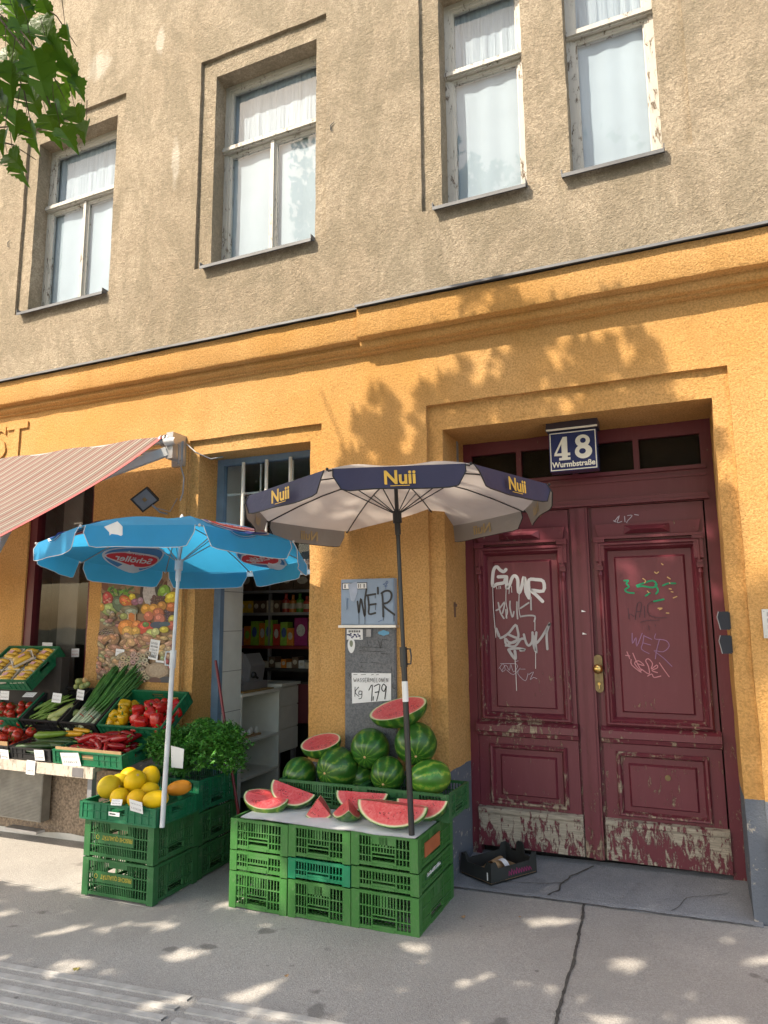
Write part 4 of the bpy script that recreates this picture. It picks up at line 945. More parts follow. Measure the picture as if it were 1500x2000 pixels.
def fleshmat(sa, sb):
    k = N('watermelon_flesh'); v = k.map((1/sa, 1/sb, 1/sb)); ln = k.t.nodes.new('ShaderNodeVectorMath'); ln.operation = 'LENGTH'; k.t.links.new(v, ln.inputs[0])
    d = k.math('ADD', ln.outputs[1], k.math('MULTIPLY', k.math('SUBTRACT', k.noise(30, 3), .5), .03))
    c = k.ramp(d, (.0, (.66, .06, .07)), (.60, (.62, .045, .06)), (.86, (.68, .09, .10)), (.905, (.72, .30, .24)), (.93, (.70, .66, .46)), (.965, (.55, .60, .32)), (.99, (.08, .22, .03)))
    fib = k.ramp(k.noise(22, 8, .78, dist=2.2), (.42, 0), (.66, .55)); inside = k.math('LESS_THAN', d, .86)
    c = k.mix(k.math('MULTIPLY', fib, inside), c, (.82, .30, .29))
    sd_ = k.t.nodes.new('ShaderNodeTexVoronoi'); sd_.inputs['Scale'].default_value = 1; k.t.links.new(k.map((62, 100, 100)), sd_.inputs['Vector'])
    ring = k.math('MULTIPLY', k.math('GREATER_THAN', d, .38), k.math('LESS_THAN', d, .80))
    m = k.math('MULTIPLY', k.math('MULTIPLY', ring, k.ramp(k.noise(9, 2), (.50, 0), (.56, 1))), k.ramp(sd_.outputs[0], (.24, 1), (.30, 0)))
    c = k.mix(m, c, (.03, .012, .010)); k.bump(k.noise(80, 4, .7), .004, .5)
    k.out(c, .32, spec=.5); k.b.inputs['Subsurface Weight'].default_value = .15; k.b.inputs['Subsurface Radius'].default_value = (.02, .006, .004); return k.mat
def melon(name, loc, r, rz, dirv, mat, label, cat='watermelon', group=None):
    mb = MB(); n = 26; prof = []
    for i in range(n+1):
        t = pi*i/n; prof.append((max(.0005, r*sin(t)*(1-.02*cos(t*2))), -rz*cos(t)*(1-.10*(abs(cos(t))**10))))
    mb.lathe(prof, 36, None, lobes=9, amp=.006)
    T = Vector(dirv).normalized().to_track_quat('Z', 'Y')
    o = mb.build(name, mat, None, smooth=True, origin=(0, 0, 0)); o.location = loc; o.rotation_mode = 'QUATERNION'; o.rotation_quaternion = T
    s = MB(); s.tube([(0, 0, -rz*.0+rz*.885), (0, 0, rz*.93)], [.010, .006], 8); q = s.build('blossom_scar', M['tan'], None, origin=(0, 0, 0)); q.parent = o
    return tag(o, label, cat, group)
def at(px, py, y): return P(px, py, y)
WM = 'whole watermelons piled in the long green crates'
L = [((585, 1512), .105, .115, (-.2, -.7, -.3), 2, 'dark green watermelon at the far left of the pile, below the small cut half', -.21),
     ((659, 1500), .128, .135, (-.25, -1, -.1), 0, 'round striped watermelon left of centre in the front of the pile', -.235),
     ((723, 1461), .122, .125, (.1, -1, -.35), 2, 'watermelon with a pale spot, left one of the upper two under the large cut half', -.16),
     ((812, 1452), .130, .130, (.3, -.8, -.5), 0, 'dark round watermelon on the upper right of the pile, beside the parasol pole', -.15),
     ((757, 1512), .103, .112, (.1, -1, -.45), 0, 'smaller round watermelon in the middle of the front row, left of the pole', -.25),
     ((840, 1518), .100, .135, (-.75, -.65, -.05), 1, 'yellowish green striped watermelon lying at the right end of the front row', -.24)]
for (c, r, rz, dv, mi, lab, y) in L: melon('watermelon', at(c[0], c[1], y), r, rz, dv, M['rind'][mi], lab, group=WM)
melon('watermelon', at(700, 1520, -.12), .11, .11, (0, -1, 0), M['rind'][2], 'watermelon hidden in the gap between the two crates, mostly behind the others', group=WM)
def cut(name, loc, a, b, half, rot, mat, label, trunc=False, group='cut watermelon pieces'):
    """piece of a melon: a sector of an ellipsoid (long axis x) of half-angle `half` opening upward; trunc cuts it across the middle"""
    n, m = 22, max(8, int(half/pi*36)); R_ = MB(); Fm = MB(); th0 = -pi/2-half; ts = [(0 if trunc else -1)+((1 if trunc else 2)*i/n) for i in range(n+1)]
    def pt(s, th, k=1): s = math.sin(s*pi/2); q = b*math.sqrt(max(0, 1-s*s)); return (a*s, k*q*cos(th), k*q*sin(th))
    vs = [pt(s, th0+2*half*j/m) for s in ts for j in range(m+1)]
    R_.add(vs, [(i*(m+1)+j, i*(m+1)+j+1, (i+1)*(m+1)+j+1, (i+1)*(m+1)+j) for i in range(n) for j in range(m)])
    for e in (th0, th0+2*half):
        vs = [pt(s, e, k/8) for s in ts for k in range(9)]
        vs = [(x, y, z+.0018*noise.noise(Vector((x*60, y*60, e)))) for x, y, z in vs]
        Fm.add(vs, [(i*9+k, (i+1)*9+k, (i+1)*9+k+1, i*9+k+1) for i in range(n) for k in range(8)])
    if trunc:
        vs = [(0, 0, 0)]+[pt(0, th0+2*half*j/m, k/6) for k in range(1, 7) for j in range(m+1)]
        Fm.add(vs, [(0, 1+j, 2+j) for j in range(m)]+[(1+k*(m+1)+j, 1+(k+1)*(m+1)+j, 2+(k+1)*(m+1)+j, 2+k*(m+1)+j) for k in range(5) for j in range(m)])
    o = bpy.data.objects.new(name, None); o.empty_display_size = .1; col.objects.link(o); o.location = loc; o.rotation_euler = rot
    r = R_.build('rind', mat, None, smooth=True, origin=(0, 0, 0)); r.parent = o; f = Fm.build('flesh', fleshmat(a, b), None, smooth=30, origin=(0, 0, 0)); f.parent = o
    # cling film pulled round the rind
    w_ = MB(); vs = []
    for i in range(n+1):
        s = ts[i]
        for j in range(m+1):
            x, y, z = pt(s, th0+2*half*j/m, 1.0); q = .003+.0035*abs(noise.noise(Vector((x*50, y*50, z*50)))); k = 1+q/b; vs.append((x*(1+q/a), y*k, z*k))
    w_.add(vs, [(i*(m+1)+j, i*(m+1)+j+1, (i+1)*(m+1)+j+1, (i+1)*(m+1)+j) for i in range(n*0+2, n-1) for j in range(int(m*.15), int(m*.85))])
    w = w_.build('cling_film', M['film'], None, smooth=True, origin=(0, 0, 0)); w.parent = o
    return tag(o, label, 'watermelon piece', group)
RM = M['rind']
cut('cut_watermelon', at(626, 1449, -.22)-Vector((0, 0, .0)), .135, .105, pi/2, (R(22), R(-9), R(12)), RM[0], 'small red watermelon half lying face up on the left of the pile')
cut('cut_watermelon', at(777, 1383, -.19), .192, .120, pi/2, (R(26), R(-13), R(6)), RM[0], 'large red watermelon half balanced on the whole melons below the price sign')
cut('cut_watermelon', at(519, 1556, -.545), .152, .105, R(80), (R(16), R(7), R(-4)), RM[1], 'red piece with a thick yellow green rind at the left front of the sheet')
cut('cut_watermelon', at(574, 1537, -.44), .150, .125, R(52), (R(4), R(14), R(4)), RM[0], 'pale red wedge behind the left front piece, sloping down to the right')
cut('cut_watermelon', at(622, 1562, -.585), .12, .118, R(40), (R(0), R(0), R(112)), RM[2], 'small triangular red wedge with its point up, in the middle front', trunc=True)
cut('cut_watermelon', at(680, 1560, -.56), .13, .125, R(42), (R(-4), R(16), R(-62)), RM[0], 'wedge standing with its striped rind end towards the street, beside the triangular one', trunc=True)
cut('cut_watermelon', at(707, 1547, -.45), .165, .115, R(54), (R(12), R(-1), R(3)), RM[0], 'pinkish half-moon wedge at the back of the sheet beside the crate edge')
cut('cut_watermelon', at(766, 1570, -.62), .205, .125, R(58), (R(24), R(2), R(3)), RM[0], 'long red half-moon wedge at the right front beside the black parasol pole')
cut('cut_watermelon', at(824, 1562, -.50), .155, .115, R(54), (R(14), R(-3), R(-2)), RM[0], 'red half-moon wedge at the far right, partly behind the long one')

# yellow honey melons in the tray
def ym(name, c, w2='.'):
    k = N(name); f = k.mix(k.ramp(k.noise(7, 4), (.35, 0), (.65, 1)), c, tuple(x*.8 for x in c)); k.bump(k.noise(22, 5, .7, k.map((1, 1, .3))), .003, .5); return k.out(f, .5, spec=.25)
M['yel'] = [ym('melon_yellow', (.80, .51, .006)), ym('melon_greenish_yellow', (.58, .42, .015)), ym('melon_orange_yellow', (.80, .46, .006))]
YL = [((214, 1537), .070, .078, (1, .2, .1), 1, 'greenish yellow melon at the left end of the tray'), ((232, 1531), .062, .07, (.3, 1, .3), 1, 'yellow melon just right of the leftmost one'),
      ((264, 1527), .068, .078, (.5, -.3, .6), 0, 'large bright yellow melon on top in the middle of the tray'), ((294, 1517), .058, .072, (-.3, .2, 1), 0, 'tall yellow melon at the back right of the pile, beside the pole'),
      ((252, 1516), .055, .062, (1, .4, .2), 2, 'dull yellow melon half hidden behind the big middle one'), ((234, 1557), .055, .062, (1, 0, .1), 0, 'yellow melon low at the front left behind the price card'),
      ((268, 1560), .055, .066, (1, .1, .1), 2, 'yellow melon low at the front centre of the tray'), ((293, 1543), .048, .062, (1, .2, .0), 0, 'small yellow melon in the middle of the right part'),
      ((304, 1561), .050, .085, (1, .3, .15), 0, 'long lemon yellow melon at the front right behind the white pole')]
for i, (c, r, rz, dv, mi, lab) in enumerate(YL):
    y = [-.80, -.70, -.74, -.62, -.62, -.845, -.845, -.72, -.84][i]
    o = melon('honey_melon', at(c[0], c[1], y), r, rz, dv, M['yel'][mi], lab, 'melon', 'yellow melons in the flat tray')
M['net'] = ym('net_melon', (.62, .24, .02)); k = M['net'].node_tree
o = melon('honey_melon', at(350, 1539, -.64), .045, .085, (1, .35, .2), M['net'], 'long orange netted melon at the right end of the tray', 'melon', 'yellow melons in the flat tray')

# ------------------------------------------------------------------ cards and signs
def card(name, pts, label, group=None, m='paper', rows=2, ink='ink', y_off=.0, cat='price card'):
    """pts: four corners, clockwise from the top left, as points in space"""
    a, b, c, d = [Vector(p) for p in pts]; nn = (b-a).cross(d-a).normalized()
    if nn.y > 0: nn = -nn
    mb = MB(); mb.prism([a, b, c, d], nn*.0012)
    random.seed(hash(label) % 1000 if 0 else len(label))
    for r in range(rows):
        v = (r+.5)/rows*.8+.1; h = (.10 if r < rows-1 else .16)*(d-a).length; x = .12; wd = h*.16
        while x < .86:
            st = random.choice((.05, .07, .09)); P0 = a.lerp(b, x).lerp(d.lerp(c, x), v)
            ex = (b-a).normalized()*st*(b-a).length*.9; ez = (a-d).normalized()*h
            q = [P0+ez*.5, P0-ez*.5+ex*.4, P0+ex*.6+ez*random.uniform(-.1, .5), P0+ex-ez*.4] if random.random() < .5 else [P0+ex*.5+ez*.5, P0+ex*.1, P0+ex*.8-ez*.05, P0+ex*.2-ez*.5]
            mb.ribbon([p+nn*.0022 for p in q], max(.0016, wd), nn, 1); x += st+.045
    o = mb.build(name, [M[m], M[ink]]); return tag(o, label, cat, group)
def card_px(px, py, w_, h_, y, label, rot=0, lean=0, group='price cards on the vegetable crates', **kw):
    c = P(px, py, y); ex = Vector((cos(rot), 0, sin(rot)))*w_/2; ez = Vector((-sin(rot)*cos(lean), sin(lean), cos(rot)*cos(lean)))*h_/2
    return card('price_card', [c-ex+ez, c+ex+ez, c+ex-ez, c-ex-ez], label, group, **kw)
# electricity boxes on the wall
e = thing('electricity_box', (-1.985, 0, 1.55), 'blue grey metal meter box with a black spray painted word and worn stickers', 'meter box')
mb = MB(); mb.box(-2.185, -1.79, -.048, 0, 1.553, 1.862); mb.box(-2.178, -1.797, -.054, -.048, 1.560, 1.855)
mb.box(-2.17, -2.135, -.066, -.054, 1.66, 1.735); mb.build('door_panel', M['box_blue'], e)
mb = MB(); mb.box(-2.20, -1.775, -.062, 0, 1.535, 1.552); mb.build('lower_rim', M['alu'], e)
strokes('spray_word', M['spray_black'], e, -.0555, 13.64, 670, 1125, [
    [(385, 680), (405, 850), (420, 980), (440, 850), (475, 600), (520, 800), (580, 1080), (590, 850), (580, 650), (625, 350)],
    [(665, 560), (690, 800), (690, 1010), (860, 985)], [(620, 520), (740, 500), (860, 480)], [(680, 770), (870, 745)], [(925, 310), (930, 470)],
    [(1040, 470), (1060, 700), (1070, 1080)], [(1020, 460), (1120, 400), (1230, 400), (1290, 480), (1270, 620), (1180, 710), (1070, 750), (1130, 850), (1370, 1030)]], .0135)
strokes('spray_drip', M['spray_black'], e, -.058, 13.64, 670, 1125, [[(420, 980), (425, 1280)], [(582, 1080), (582, 1280)], [(1070, 1080), (1070, 1180)], [(1355, 1040), (1362, 1200)], [(855, 500), (855, 590)], [(860, 770), (862, 900)]], .004)
strokes('pen_scribble', simple('pen_blue', (.03, .08, .25), .6), e, -.0585, 13.64, 670, 1125, [[(1140, 350), (1130, 250), (1060, 220), (1120, 200), (1170, 130), (1200, 190), (1150, 200), (1170, 270), (1100, 270)], [(940, 1220), (1040, 1170)], [(130, 610), (140, 612)]], .003)
a = P(672+5, 1135, -.056); mb = MB()
z1 = 1.838; mb.box(-2.172, -1.985, -.0565, -.0555, z1-.045, z1, 0)
for q in range(2): mb.box(-2.172, -1.985, -.0572, -.0565, z1-.045 if q else z1-.004, z1-.041 if q else z1, 1)
mb.box(-2.172, -2.168, -.0572, -.0565, z1-.045, z1, 1); mb.box(-1.989, -1.985, -.0572, -.0565, z1-.045, z1, 1)
for x, s in ((-2.155, .008), (-2.125, .005), (-2.05, .006), (-2.035, .004), (-2.01, .007)): mb.box(x, x+s, -.0572, -.0565, z1-.036, z1-.010, 1)
mb.poly([(-2.13, -.0575, z1-.01), (-2.06, -.0575, z1+.008), (-2.055, -.0575, z1-.06), (-2.08, -.0575, z1-.13), (-2.105, -.0575, z1-.12), (-2.12, -.0575, z1-.05)], 2)
mb.build('torn_sticker', [M['paper'], M['ink'], simple('sticker_rest', (.36, .42, .55), .7)], e)
e = thing('cable_cabinet', (-1.985, 0, .45), 'scuffed grey metal cable cabinet below the meter box, covered in sticker remains', 'cabinet')
mb = MB(); mb.box(-2.165, -1.795, -.026, 0, .35, 1.533); mb.box(-2.158, -1.802, -.031, -.026, 1.0-.0, 1.525); mb.box(-2.158, -1.802, -.031, -.026, .36, .995); mb.build('cover', M['box_grey'], e)
mb = MB(); a = P(722, 1234+5, -.035); mb.box(a.x-.017, a.x+.017, -.052, -.031, 1.475, 1.525); mb.build('lock_case', M['metal_grey'], e)
SM = [M['paper'], simple('sticker_navy', (.05, .05, .15), .6), M['ink'], simple('sticker_olive', (.2, .22, .16), .6), simple('sticker_blue', (.12, .32, .50), .6)]
mb = MB(); mb.box(-2.15, -2.03, -.0325, -.031, 1.455, 1.525, 0)
random.seed(3)
for q in range(16): x = -2.15+random.random()*.11; z = 1.46+random.random()*.03; mb.box(x, x+.012, -.0332, -.0325, z, z+.01*random.random()+.004, 1)
for q in range(7): x = -2.135+q*.013; mb.box(x, x+.008, -.0332, -.0325, 1.503, 1.517, 1 if 0 else 2)
mb.build('sticker', SM, e); mb = MB()
pts = [(-2.115+.028*cos(q)*(1+.15*sin(q)), -.0335, 1.415+.050*sin(q)) for q in [2*pi*i/24 for i in range(24)]]; mb.poly(pts, 0); mb.poly([(-2.115+(p[0]+2.115)*.45, -.0342, 1.428+(p[2]-1.415)*.45) for p in pts], 3)
mb.build('sticker', SM, e); mb = MB()
pts = [(-1.875+.038*cos(q)+.003*cos(3*q), -.0335, 1.50+.017*sin(q)+.002*sin(5*q)) for q in [2*pi*i/24 for i in range(24)]]; mb.poly(pts, 4)
mb.build('sticker', SM, e)
strokes('scribble', M['spray_black'], e, -.0345, 6.9, 660, 1110, [[(540, 970), (575, 1080)], [(575, 1080), (600, 960), (680, 970)], [(150, 1410), (170, 1480), (200, 1400)], [(720, 1330), (730, 1460), (725, 1500)], [(740, 1560), (745, 1620), (780, 1610)], [(300, 1270), (400, 1275)], [(310, 1300), (320, 1330)], [(450, 1270), (550, 1275)], [(300, 1390), (350, 1395)], [(530, 1390), (580, 1400)], [(390, 960), (410, 1050)], [(290, 1060), (600, 1065)], [(290, 1110), (600, 1125)], [(580, 1150), (700, 1155)]], .003)
# the melon price sign
a, b, c, d = [P(*q, -.036) for q in ((687, 1314), (764, 1315), (764, 1368), (688, 1374))]
mb = MB(); mb.prism([a, b, c, d], Vector((0, -.0015, 0))); ps = tag(mb.build('price_sign', M['paper']), 'white hand lettered sign offering water melons at 1.79 a kilo', 'sign')
def let(s, x, y, w_, h_):   # hand lettering as polylines in a unit cell
    G = {'W': [[(0, 0), (.25, 1), (.5, .3), (.75, 1), (1, 0)]], 'A': [[(0, 1), (.5, 0), (1, 1)], [(.2, .65), (.8, .65)]], 'S': [[(.9, .1), (.3, .05), (.15, .4), (.8, .6), (.7, .95), (.05, .95)]],
         'E': [[(.9, 0), (.1, .05), (.05, .95), (.9, 1)], [(.1, .5), (.7, .5)]], 'R': [[(.05, 1), (.1, 0), (.8, .1), (.7, .5), (.1, .55), (.95, 1)]], 'M': [[(0, 1), (.15, 0), (.5, .7), (.85, 0), (1, 1)]], 'L': [[(.1, 0), (.05, 1), (.9, .95)]],
         'O': [[(.5, 0), (.05, .5), (.5, 1), (.95, .5), (.5, 0)]], 'N': [[(0, 1), (.1, 0), (.85, 1), (.95, 0)]], 'K': [[(.1, 0), (.05, 1)], [(.9, 0), (.1, .55), (.95, 1)]], 'g': [[(.9, .3), (.3, .25), (.2, .7), (.8, .7), (.9, .3), (.8, 1.2), (.2, 1.35)]],
         '1': [[(.1, .35), (.75, 0), (.6, 1.05)]], '7': [[(.0, .1), (.95, 0), (.4, 1.05)], [(.15, .5), (.8, .45)]], '9': [[(.85, .2), (.4, 0), (.1, .3), (.5, .5), (.85, .15), (.6, 1.0)]], ',': [[(.3, .9), (.1, 1.15)]]}
    return [[(x+u*w_, y+v*h_) for u, v in q] for q in G[s]]
ll = []; x = 212
for ch in 'WASSERMELONEN': w_ = 46 if ch in 'WM' else 30; ll += let(ch, x, 1480, w_-7, 52); x += w_+4
strokes('lettering', M['ink'], ps, -.0385, 6.9, 660, 1110, ll, .0027)
strokes('lettering', M['ink'], ps, -.0385, 6.9, 660, 1110, let('K', 225, 1600, 60, 125)+let('g', 270, 1630, 60, 95), .0048)
strokes('lettering', M['ink'], ps, -.0385, 6.9, 660, 1110, let('1', 410, 1570, 70, 205)+let('7', 490, 1570, 80, 205)+let('9', 580, 1560, 85, 200)+let(',', 470, 1560, 20, 190), .0068)
strokes('lettering', M['ink'], ps, -.0385, 6.9, 660, 1110, [[(210, 1432), (260, 1430)], [(310, 1433), (375, 1430)], [(450, 1436), (480, 1430)], [(515, 1436), (550, 1428)]], .003)

# street number plate with its little lamp hood
e = thing('house_number_sign', (-.62, .20, 2.53), 'navy enamel house number sign reading 48, with a small lamp hood above', 'sign')
zb, zt = 2.535, 2.80; xa, xb = -.775, -.470; yy = .20
mb = MB(); mb.box(xa, xb, yy, yy+.10, zb, zt); mb.build('plate', M['navy'], e)
mb = MB()
for r in ((xa+.006, xb-.006, zb+.006, zb+.012), (xa+.006, xb-.006, zt-.012, zt-.006), (xa+.006, xa+.012, zb+.012, zt-.012), (xb-.012, xb-.006, zb+.012, zt-.012)): mb.box(r[0], r[1], yy-.0015, yy, r[2], r[3])
mb.build('white_border', M['enamel_white'], e)
mb = MB(); cx = (xa+xb)/2
def dig(pts, m=0): mb.prism([(cx+x, yy-.0005, zb+z) for x, z in pts], (0, -.0018, 0), m)
# 4 with slab foot
dig([(-.122, .105), (-.118, .122), (-.062, .228), (-.035, .228), (-.035, .120), (-.018, .120), (-.018, .102), (-.035, .102), (-.035, .090), (-.018, .090), (-.018, .073), (-.090, .073), (-.090, .090), (-.072, .090), (-.072, .102)])
mb.build('figure', M['enamel_white'], e)
mb = MB(); dig([(-.104, .1205), (-.0725, .180), (-.0725, .1205)]); 
mb.v = [(v[0], v[1]-.0012, v[2]) for v in mb.v]; mb.build('figure_counter', M['navy'], e)
mb = MB()
def el(x, z, rx, rz): return [(x+rx*cos(q), z+rz*sin(q)) for q in [2*pi*i/28 for i in range(28)]]
dig(el(.063, .190, .046, .041)); dig([(p[0], p[1]) for p in el(.066, .120, .054, .047)]); mb.v = [(v[0], v[1]-(.0002 if i > 56 else 0), v[2]) for i, v in enumerate(mb.v)]; mb.build('figure', M['enamel_white'], e)
mb = MB(); dig(el(.066, .192, .018, .017)); dig(el(.060, .122, .021, .018)); mb.v = [(v[0], v[1]-.0014, v[2]) for v in mb.v]; mb.build('figure_counter', M['navy'], e)
mb = MB(); add_text(mb, 'Wurmbstraße', Matrix.Translation((cx, yy-.002, zb+.028)), .050, .0014, sx=.95); mb.build('street_name', M['enamel_white'], e)
mb = MB(); mb.prism([(xa-.012, yy-.025, zt+.004), (xa-.012, yy-.035, zt+.018), (xa-.012, yy-.020, zt+.062), (xa-.012, yy+.03, zt+.075), (xa-.012, yy+.11, zt+.070), (xa-.012, yy+.11, zt+.004)], (xb-xa+.024, 0, 0)); mb.build('lamp_hood', simple('hood_brown_blue', (.045, .04, .06), .35), e)
mb = MB(); mb.box(xa-.010, xb+.010, yy-.033, yy-.026, zt+.004, zt+.016); mb.build('hood_rim', M['enamel_white'], e)

# key boxes on the right reveal, plate at the right edge
for i, (px, py) in enumerate(((1406, 1212), (1412, 1258))):
    a = P(px, py, .06); e = thing('key_box', (.205, a.y, a.z-.06), ['upper black lidded key box fixed to the right door reveal', 'lower black lidded key box fixed to the right door reveal'][i], 'key box', 'key boxes')
    z = a.z; mb = MB(); mb.box(.150, .207, .015, .085, z-.045, z+.045); mb.build('case', M['black_plastic'], e)
    mb = MB(); mb.prism([(.150, .012, z+.05), (.142, .012, z+.02), (.155, .012, z-.05), (.2, .012, z-.05), (.2, .012, z+.05)], (0, -.014, 0)); mb.build('lid', simple('lid_navy', (.010, .012, .022), .65), e)
    mb = MB(); mb.tube([(.150, .0, z+.05), (.141, .0, z+.02), (.154, .0, z-.05)], .003, 6); mb.build('rim', M['metal_grey'], e)
a = P(1497, 1216, 0); e = thing('bell_plate', (.42, -.01, 1.48), 'aluminium bell panel on the orange wall at the right edge of the picture', 'bell panel')
mb = MB(); mb.box(.362, .50, -.014, -.003, 1.475, 1.63); mb.build('panel', M['alu'], e)
mb = MB(); mb.tube([(.372, -.016, 1.618), (.372, -.013, 1.618)], .003, 8); mb.tube([(.372, -.016, 1.487), (.372, -.013, 1.487)], .003, 8)
for q in range(4): mb.box(.385, .48, -.0165, -.013, 1.49+q*.034, 1.512+q*.034)
mb.build('bell_button', M['metal_grey'], e)
mb = MB(); mb.box(-1.470, -1.447, .33, .36, 2.55, 2.85); tag(mb.build('wall_strip', M['metal_grey']), 'short grey metal strip on the left reveal above the red door', 'bracket')
mb = MB(); a = P(893, 1185, .2); mb.box(-1.459, -1.447, a.y-.005, a.y+.012, a.z-.07, a.z+.03); mb.box(-1.459, -1.44, a.y-.008, a.y+.02, a.z+.0, a.z+.02); tag(mb.build('hinge_hook', simple('rust', (.16, .09, .06), .8)), 'rusty little hook stuck in the left door reveal', 'hook')

# black fruit box on the step
e = thing('fruit_box', (-1.27, .16, .01), 'black cardboard fruit box with torn paper inside, on the step by the red door', 'box')
Bc = [Vector((-1.435, .165, 0)), Vector((-1.21, .045, 0)), Vector((-.985, .30, 0)), Vector((-1.21, .42, 0))]
mb = MB(); zf = .035
def bz(p): return GZ(p.x)+.018+.07*max(0, p.y)
mb.prism([(p.x, p.y, bz(p)) for p in Bc], (0, 0, .008))
mbc = MB(); mbc.prism([(p.x, p.y, bz(p)+.0085) for p in Bc], (0, 0, .003)); mbc.build('cardboard_floor', M['cardboard'], e)
for i in range(4):
    a, b = Bc[i], Bc[(i+1) % 4]; d = (b-a).normalized(); inn = Vector((-d.y, d.x, 0))*.006; Lh = (b-a).length; h = .085
    prof = [(0, .125), (.035, .125), (.055, h), (Lh-.055, h), (Lh-.035, .125), (Lh, .125)]
    if i == 2: prof = [(0, .125), (.03, .12), (.05, h), (Lh*.36, h), (Lh*.38, .14), (Lh*.44, .155), (Lh*.56, .155), (Lh*.62, .14), (Lh*.64, h), (Lh-.05, h), (Lh-.03, .12), (Lh, .125)]
    pts = [(a.x, a.y, bz(a))]+[(a.x+d.x*s, a.y+d.y*s, bz(a)*(1-s/Lh)+bz(b)*s/Lh+z) for s, z in prof]+[(b.x, b.y, bz(b))]
    mb.prism(pts, inn)
mb.build('box_shell', simple('box_black', (.022, .024, .024), .55, .3), e)
mb = MB(); a, b = Bc[1], Bc[2]; d = (b-a).normalized(); nn = Vector((d.y, -d.x, 0)); T = frame(a+Vector((0, 0, bz(a)+.030))+nn*.0015, d+Vector((0, 0, (bz(b)-bz(a))/(b-a).length)), (0, 0, 1))
random.seed(5); x = .13
for q in range(9): h = random.choice((.022, .034, .026)); mb.ribbon([T @ Vector((x, 0, 0)), T @ Vector((x+.004, 0, h)), T @ Vector((x+.012, 0, h*.5)), T @ Vector((x+.016, 0, 0))], .005, nn); x += .019
mb.build('magenta_print', simple('print_magenta', (.28, .02, .12), .5), e)
mb = MB(); a, b = Bc[0], Bc[1]; d = (b-a).normalized(); nn = Vector((d.y, -d.x, 0)); T = frame(a+Vector((0, 0, bz(a)+.018))+nn*.0012, d, (0, 0, 1)); mb.box(.222, .230, -.001, 0, 0, .045, 0, T); mb.build('white_tag', M['paper'], e)
mb = MB(); n = 18; vs = []
for i in range(n+1):
    q = pi*(.05+.95*i/n)
    for s in (0, 1): vs.append((-1.235+.055*cos(q)+s*.03, .13+s*.12+.01*sin(i), bz(Bc[0])+.02+.085*sin(q)+.006*noise.noise(Vector((i*.7, s, 0)))))
mb.add(vs, [(i*2, i*2+1, i*2+3, i*2+2) for i in range(n)]); mb.v = mb.v; o = mb.build('torn_paper', M['cardboard'], None, smooth=True); tag(o, 'curled scrap of brown packing paper in the black fruit box', 'paper')
mb = MB(); vs = []
for i in range(n+1):
    q = pi*(.0+.8*i/n)
    for s in (0, 1): vs.append((-1.19+.05*cos(q)+s*.015, .16+s*.045, bz(Bc[0])+.025+.085*sin(q)))
mb.add(vs, [(i*2, i*2+1, i*2+3, i*2+2) for i in range(n)]); tag(mb.build('torn_paper', M['paper'], smooth=True), 'bent strip of white paper in the black fruit box', 'paper')

# ------------------------------------------------------------------ poster
def postermat():
    k = N('poster_print'); a = k.t.nodes.new('ShaderNodeAttribute'); a.attribute_name = 'Col'
    c = k.mix(k.ramp(k.noise(60, 4, .6), (.35, .35), (.65, 0)), a.outputs[0], (.08, .05, .03)); return k.out(c, .5)
M['poster'] = postermat()
random.seed(11)
a, b, c, d = P(192, 1125, -.004), P(341, 1112, -.004), P(332, 1337, -.004), P(184, 1325, -.004)
PX0, PX1, PZ0, PZ1 = -4.462, -3.675, 1.118, 1.985
mb = MB(); lay = [0]
def pt_(px, py):     # zoomed poster picture (8.82x, origin 180,1120) -> wall
    q = P(180+px/8.82, 1120+py/8.82, 0); return min(max(q.x, PX0), PX1), min(max(q.z, PZ0), PZ1)
def blob(px, py, rx, ry, c, rot=0, n=14, jag=.06):
    lay[0] += 1; y = -.046*0+.0445-.0035-lay[0]*.000012; pts = []
    for i in range(n):
        q = 2*pi*i/n; r = 1+random.uniform(-jag, jag); u, v = rx*cos(q)*r, ry*sin(q)*r; x, z = pt_(px+u*cos(rot)-v*sin(rot), py+u*sin(rot)+v*cos(rot)); pts.append((x, y, z))
    mb.poly(pts, 0, c)
mb.box(PX0, PX1, .0415, .045, PZ0, PZ1, 0); mb.c = [(.26, .16, .085)]*len(mb.f)
RB = lambda c, v=.25: tuple(max(0, x*random.uniform(1-v, 1+v)) for x in c)
def fruit(px, py, r, c, ry=None, rot=0):
    ry = (ry or r)*1.22; r = r*1.22; blob(px, py, r, ry, tuple(x*.45 for x in c), rot); blob(px-r*.06, py-ry*.06, r*.88, ry*.88, c, rot); blob(px-r*.25, py-ry*.3, r*.4, ry*.35, tuple(min(1, x*1.5+.05) for x in c), rot)
for i in range(26): blob(random.uniform(100, 1400), random.uniform(120, 620), random.uniform(50, 110), random.uniform(40, 90), RB((.10, .055, .03), .5))
blob(170, 180, 80, 120, (.16, .05, .025)); blob(330, 200, 120, 70, (.16, .10, .05)); blob(820, 300, 60, 160, (.025, .012, .012), .1); blob(700, 170, 75, 70, (.42, .21, .12)); blob(705, 230, 40, 45, (.38, .18, .10))
blob(930, 330, 120, 230, (.50, .47, .46)); blob(950, 200, 90, 60, (.55, .53, .53)); blob(1290, 180, 60, 130, (.45, .36, .28)); blob(1240, 260, 70, 60, (.5, .48, .46)); blob(1060, 260, 40, 120, (.02, .03, .03)); blob(1300, 80, 40, 70, (.02, .02, .02))
for i in range(30): blob(random.uniform(190, 640), random.uniform(230, 400), random.uniform(30, 75), random.uniform(12, 24), RB(random.choice(((.05, .20, .02), (.12, .35, .02), (.03, .12, .02), (.2, .3, .1)))), random.uniform(-1.2, 1.2))
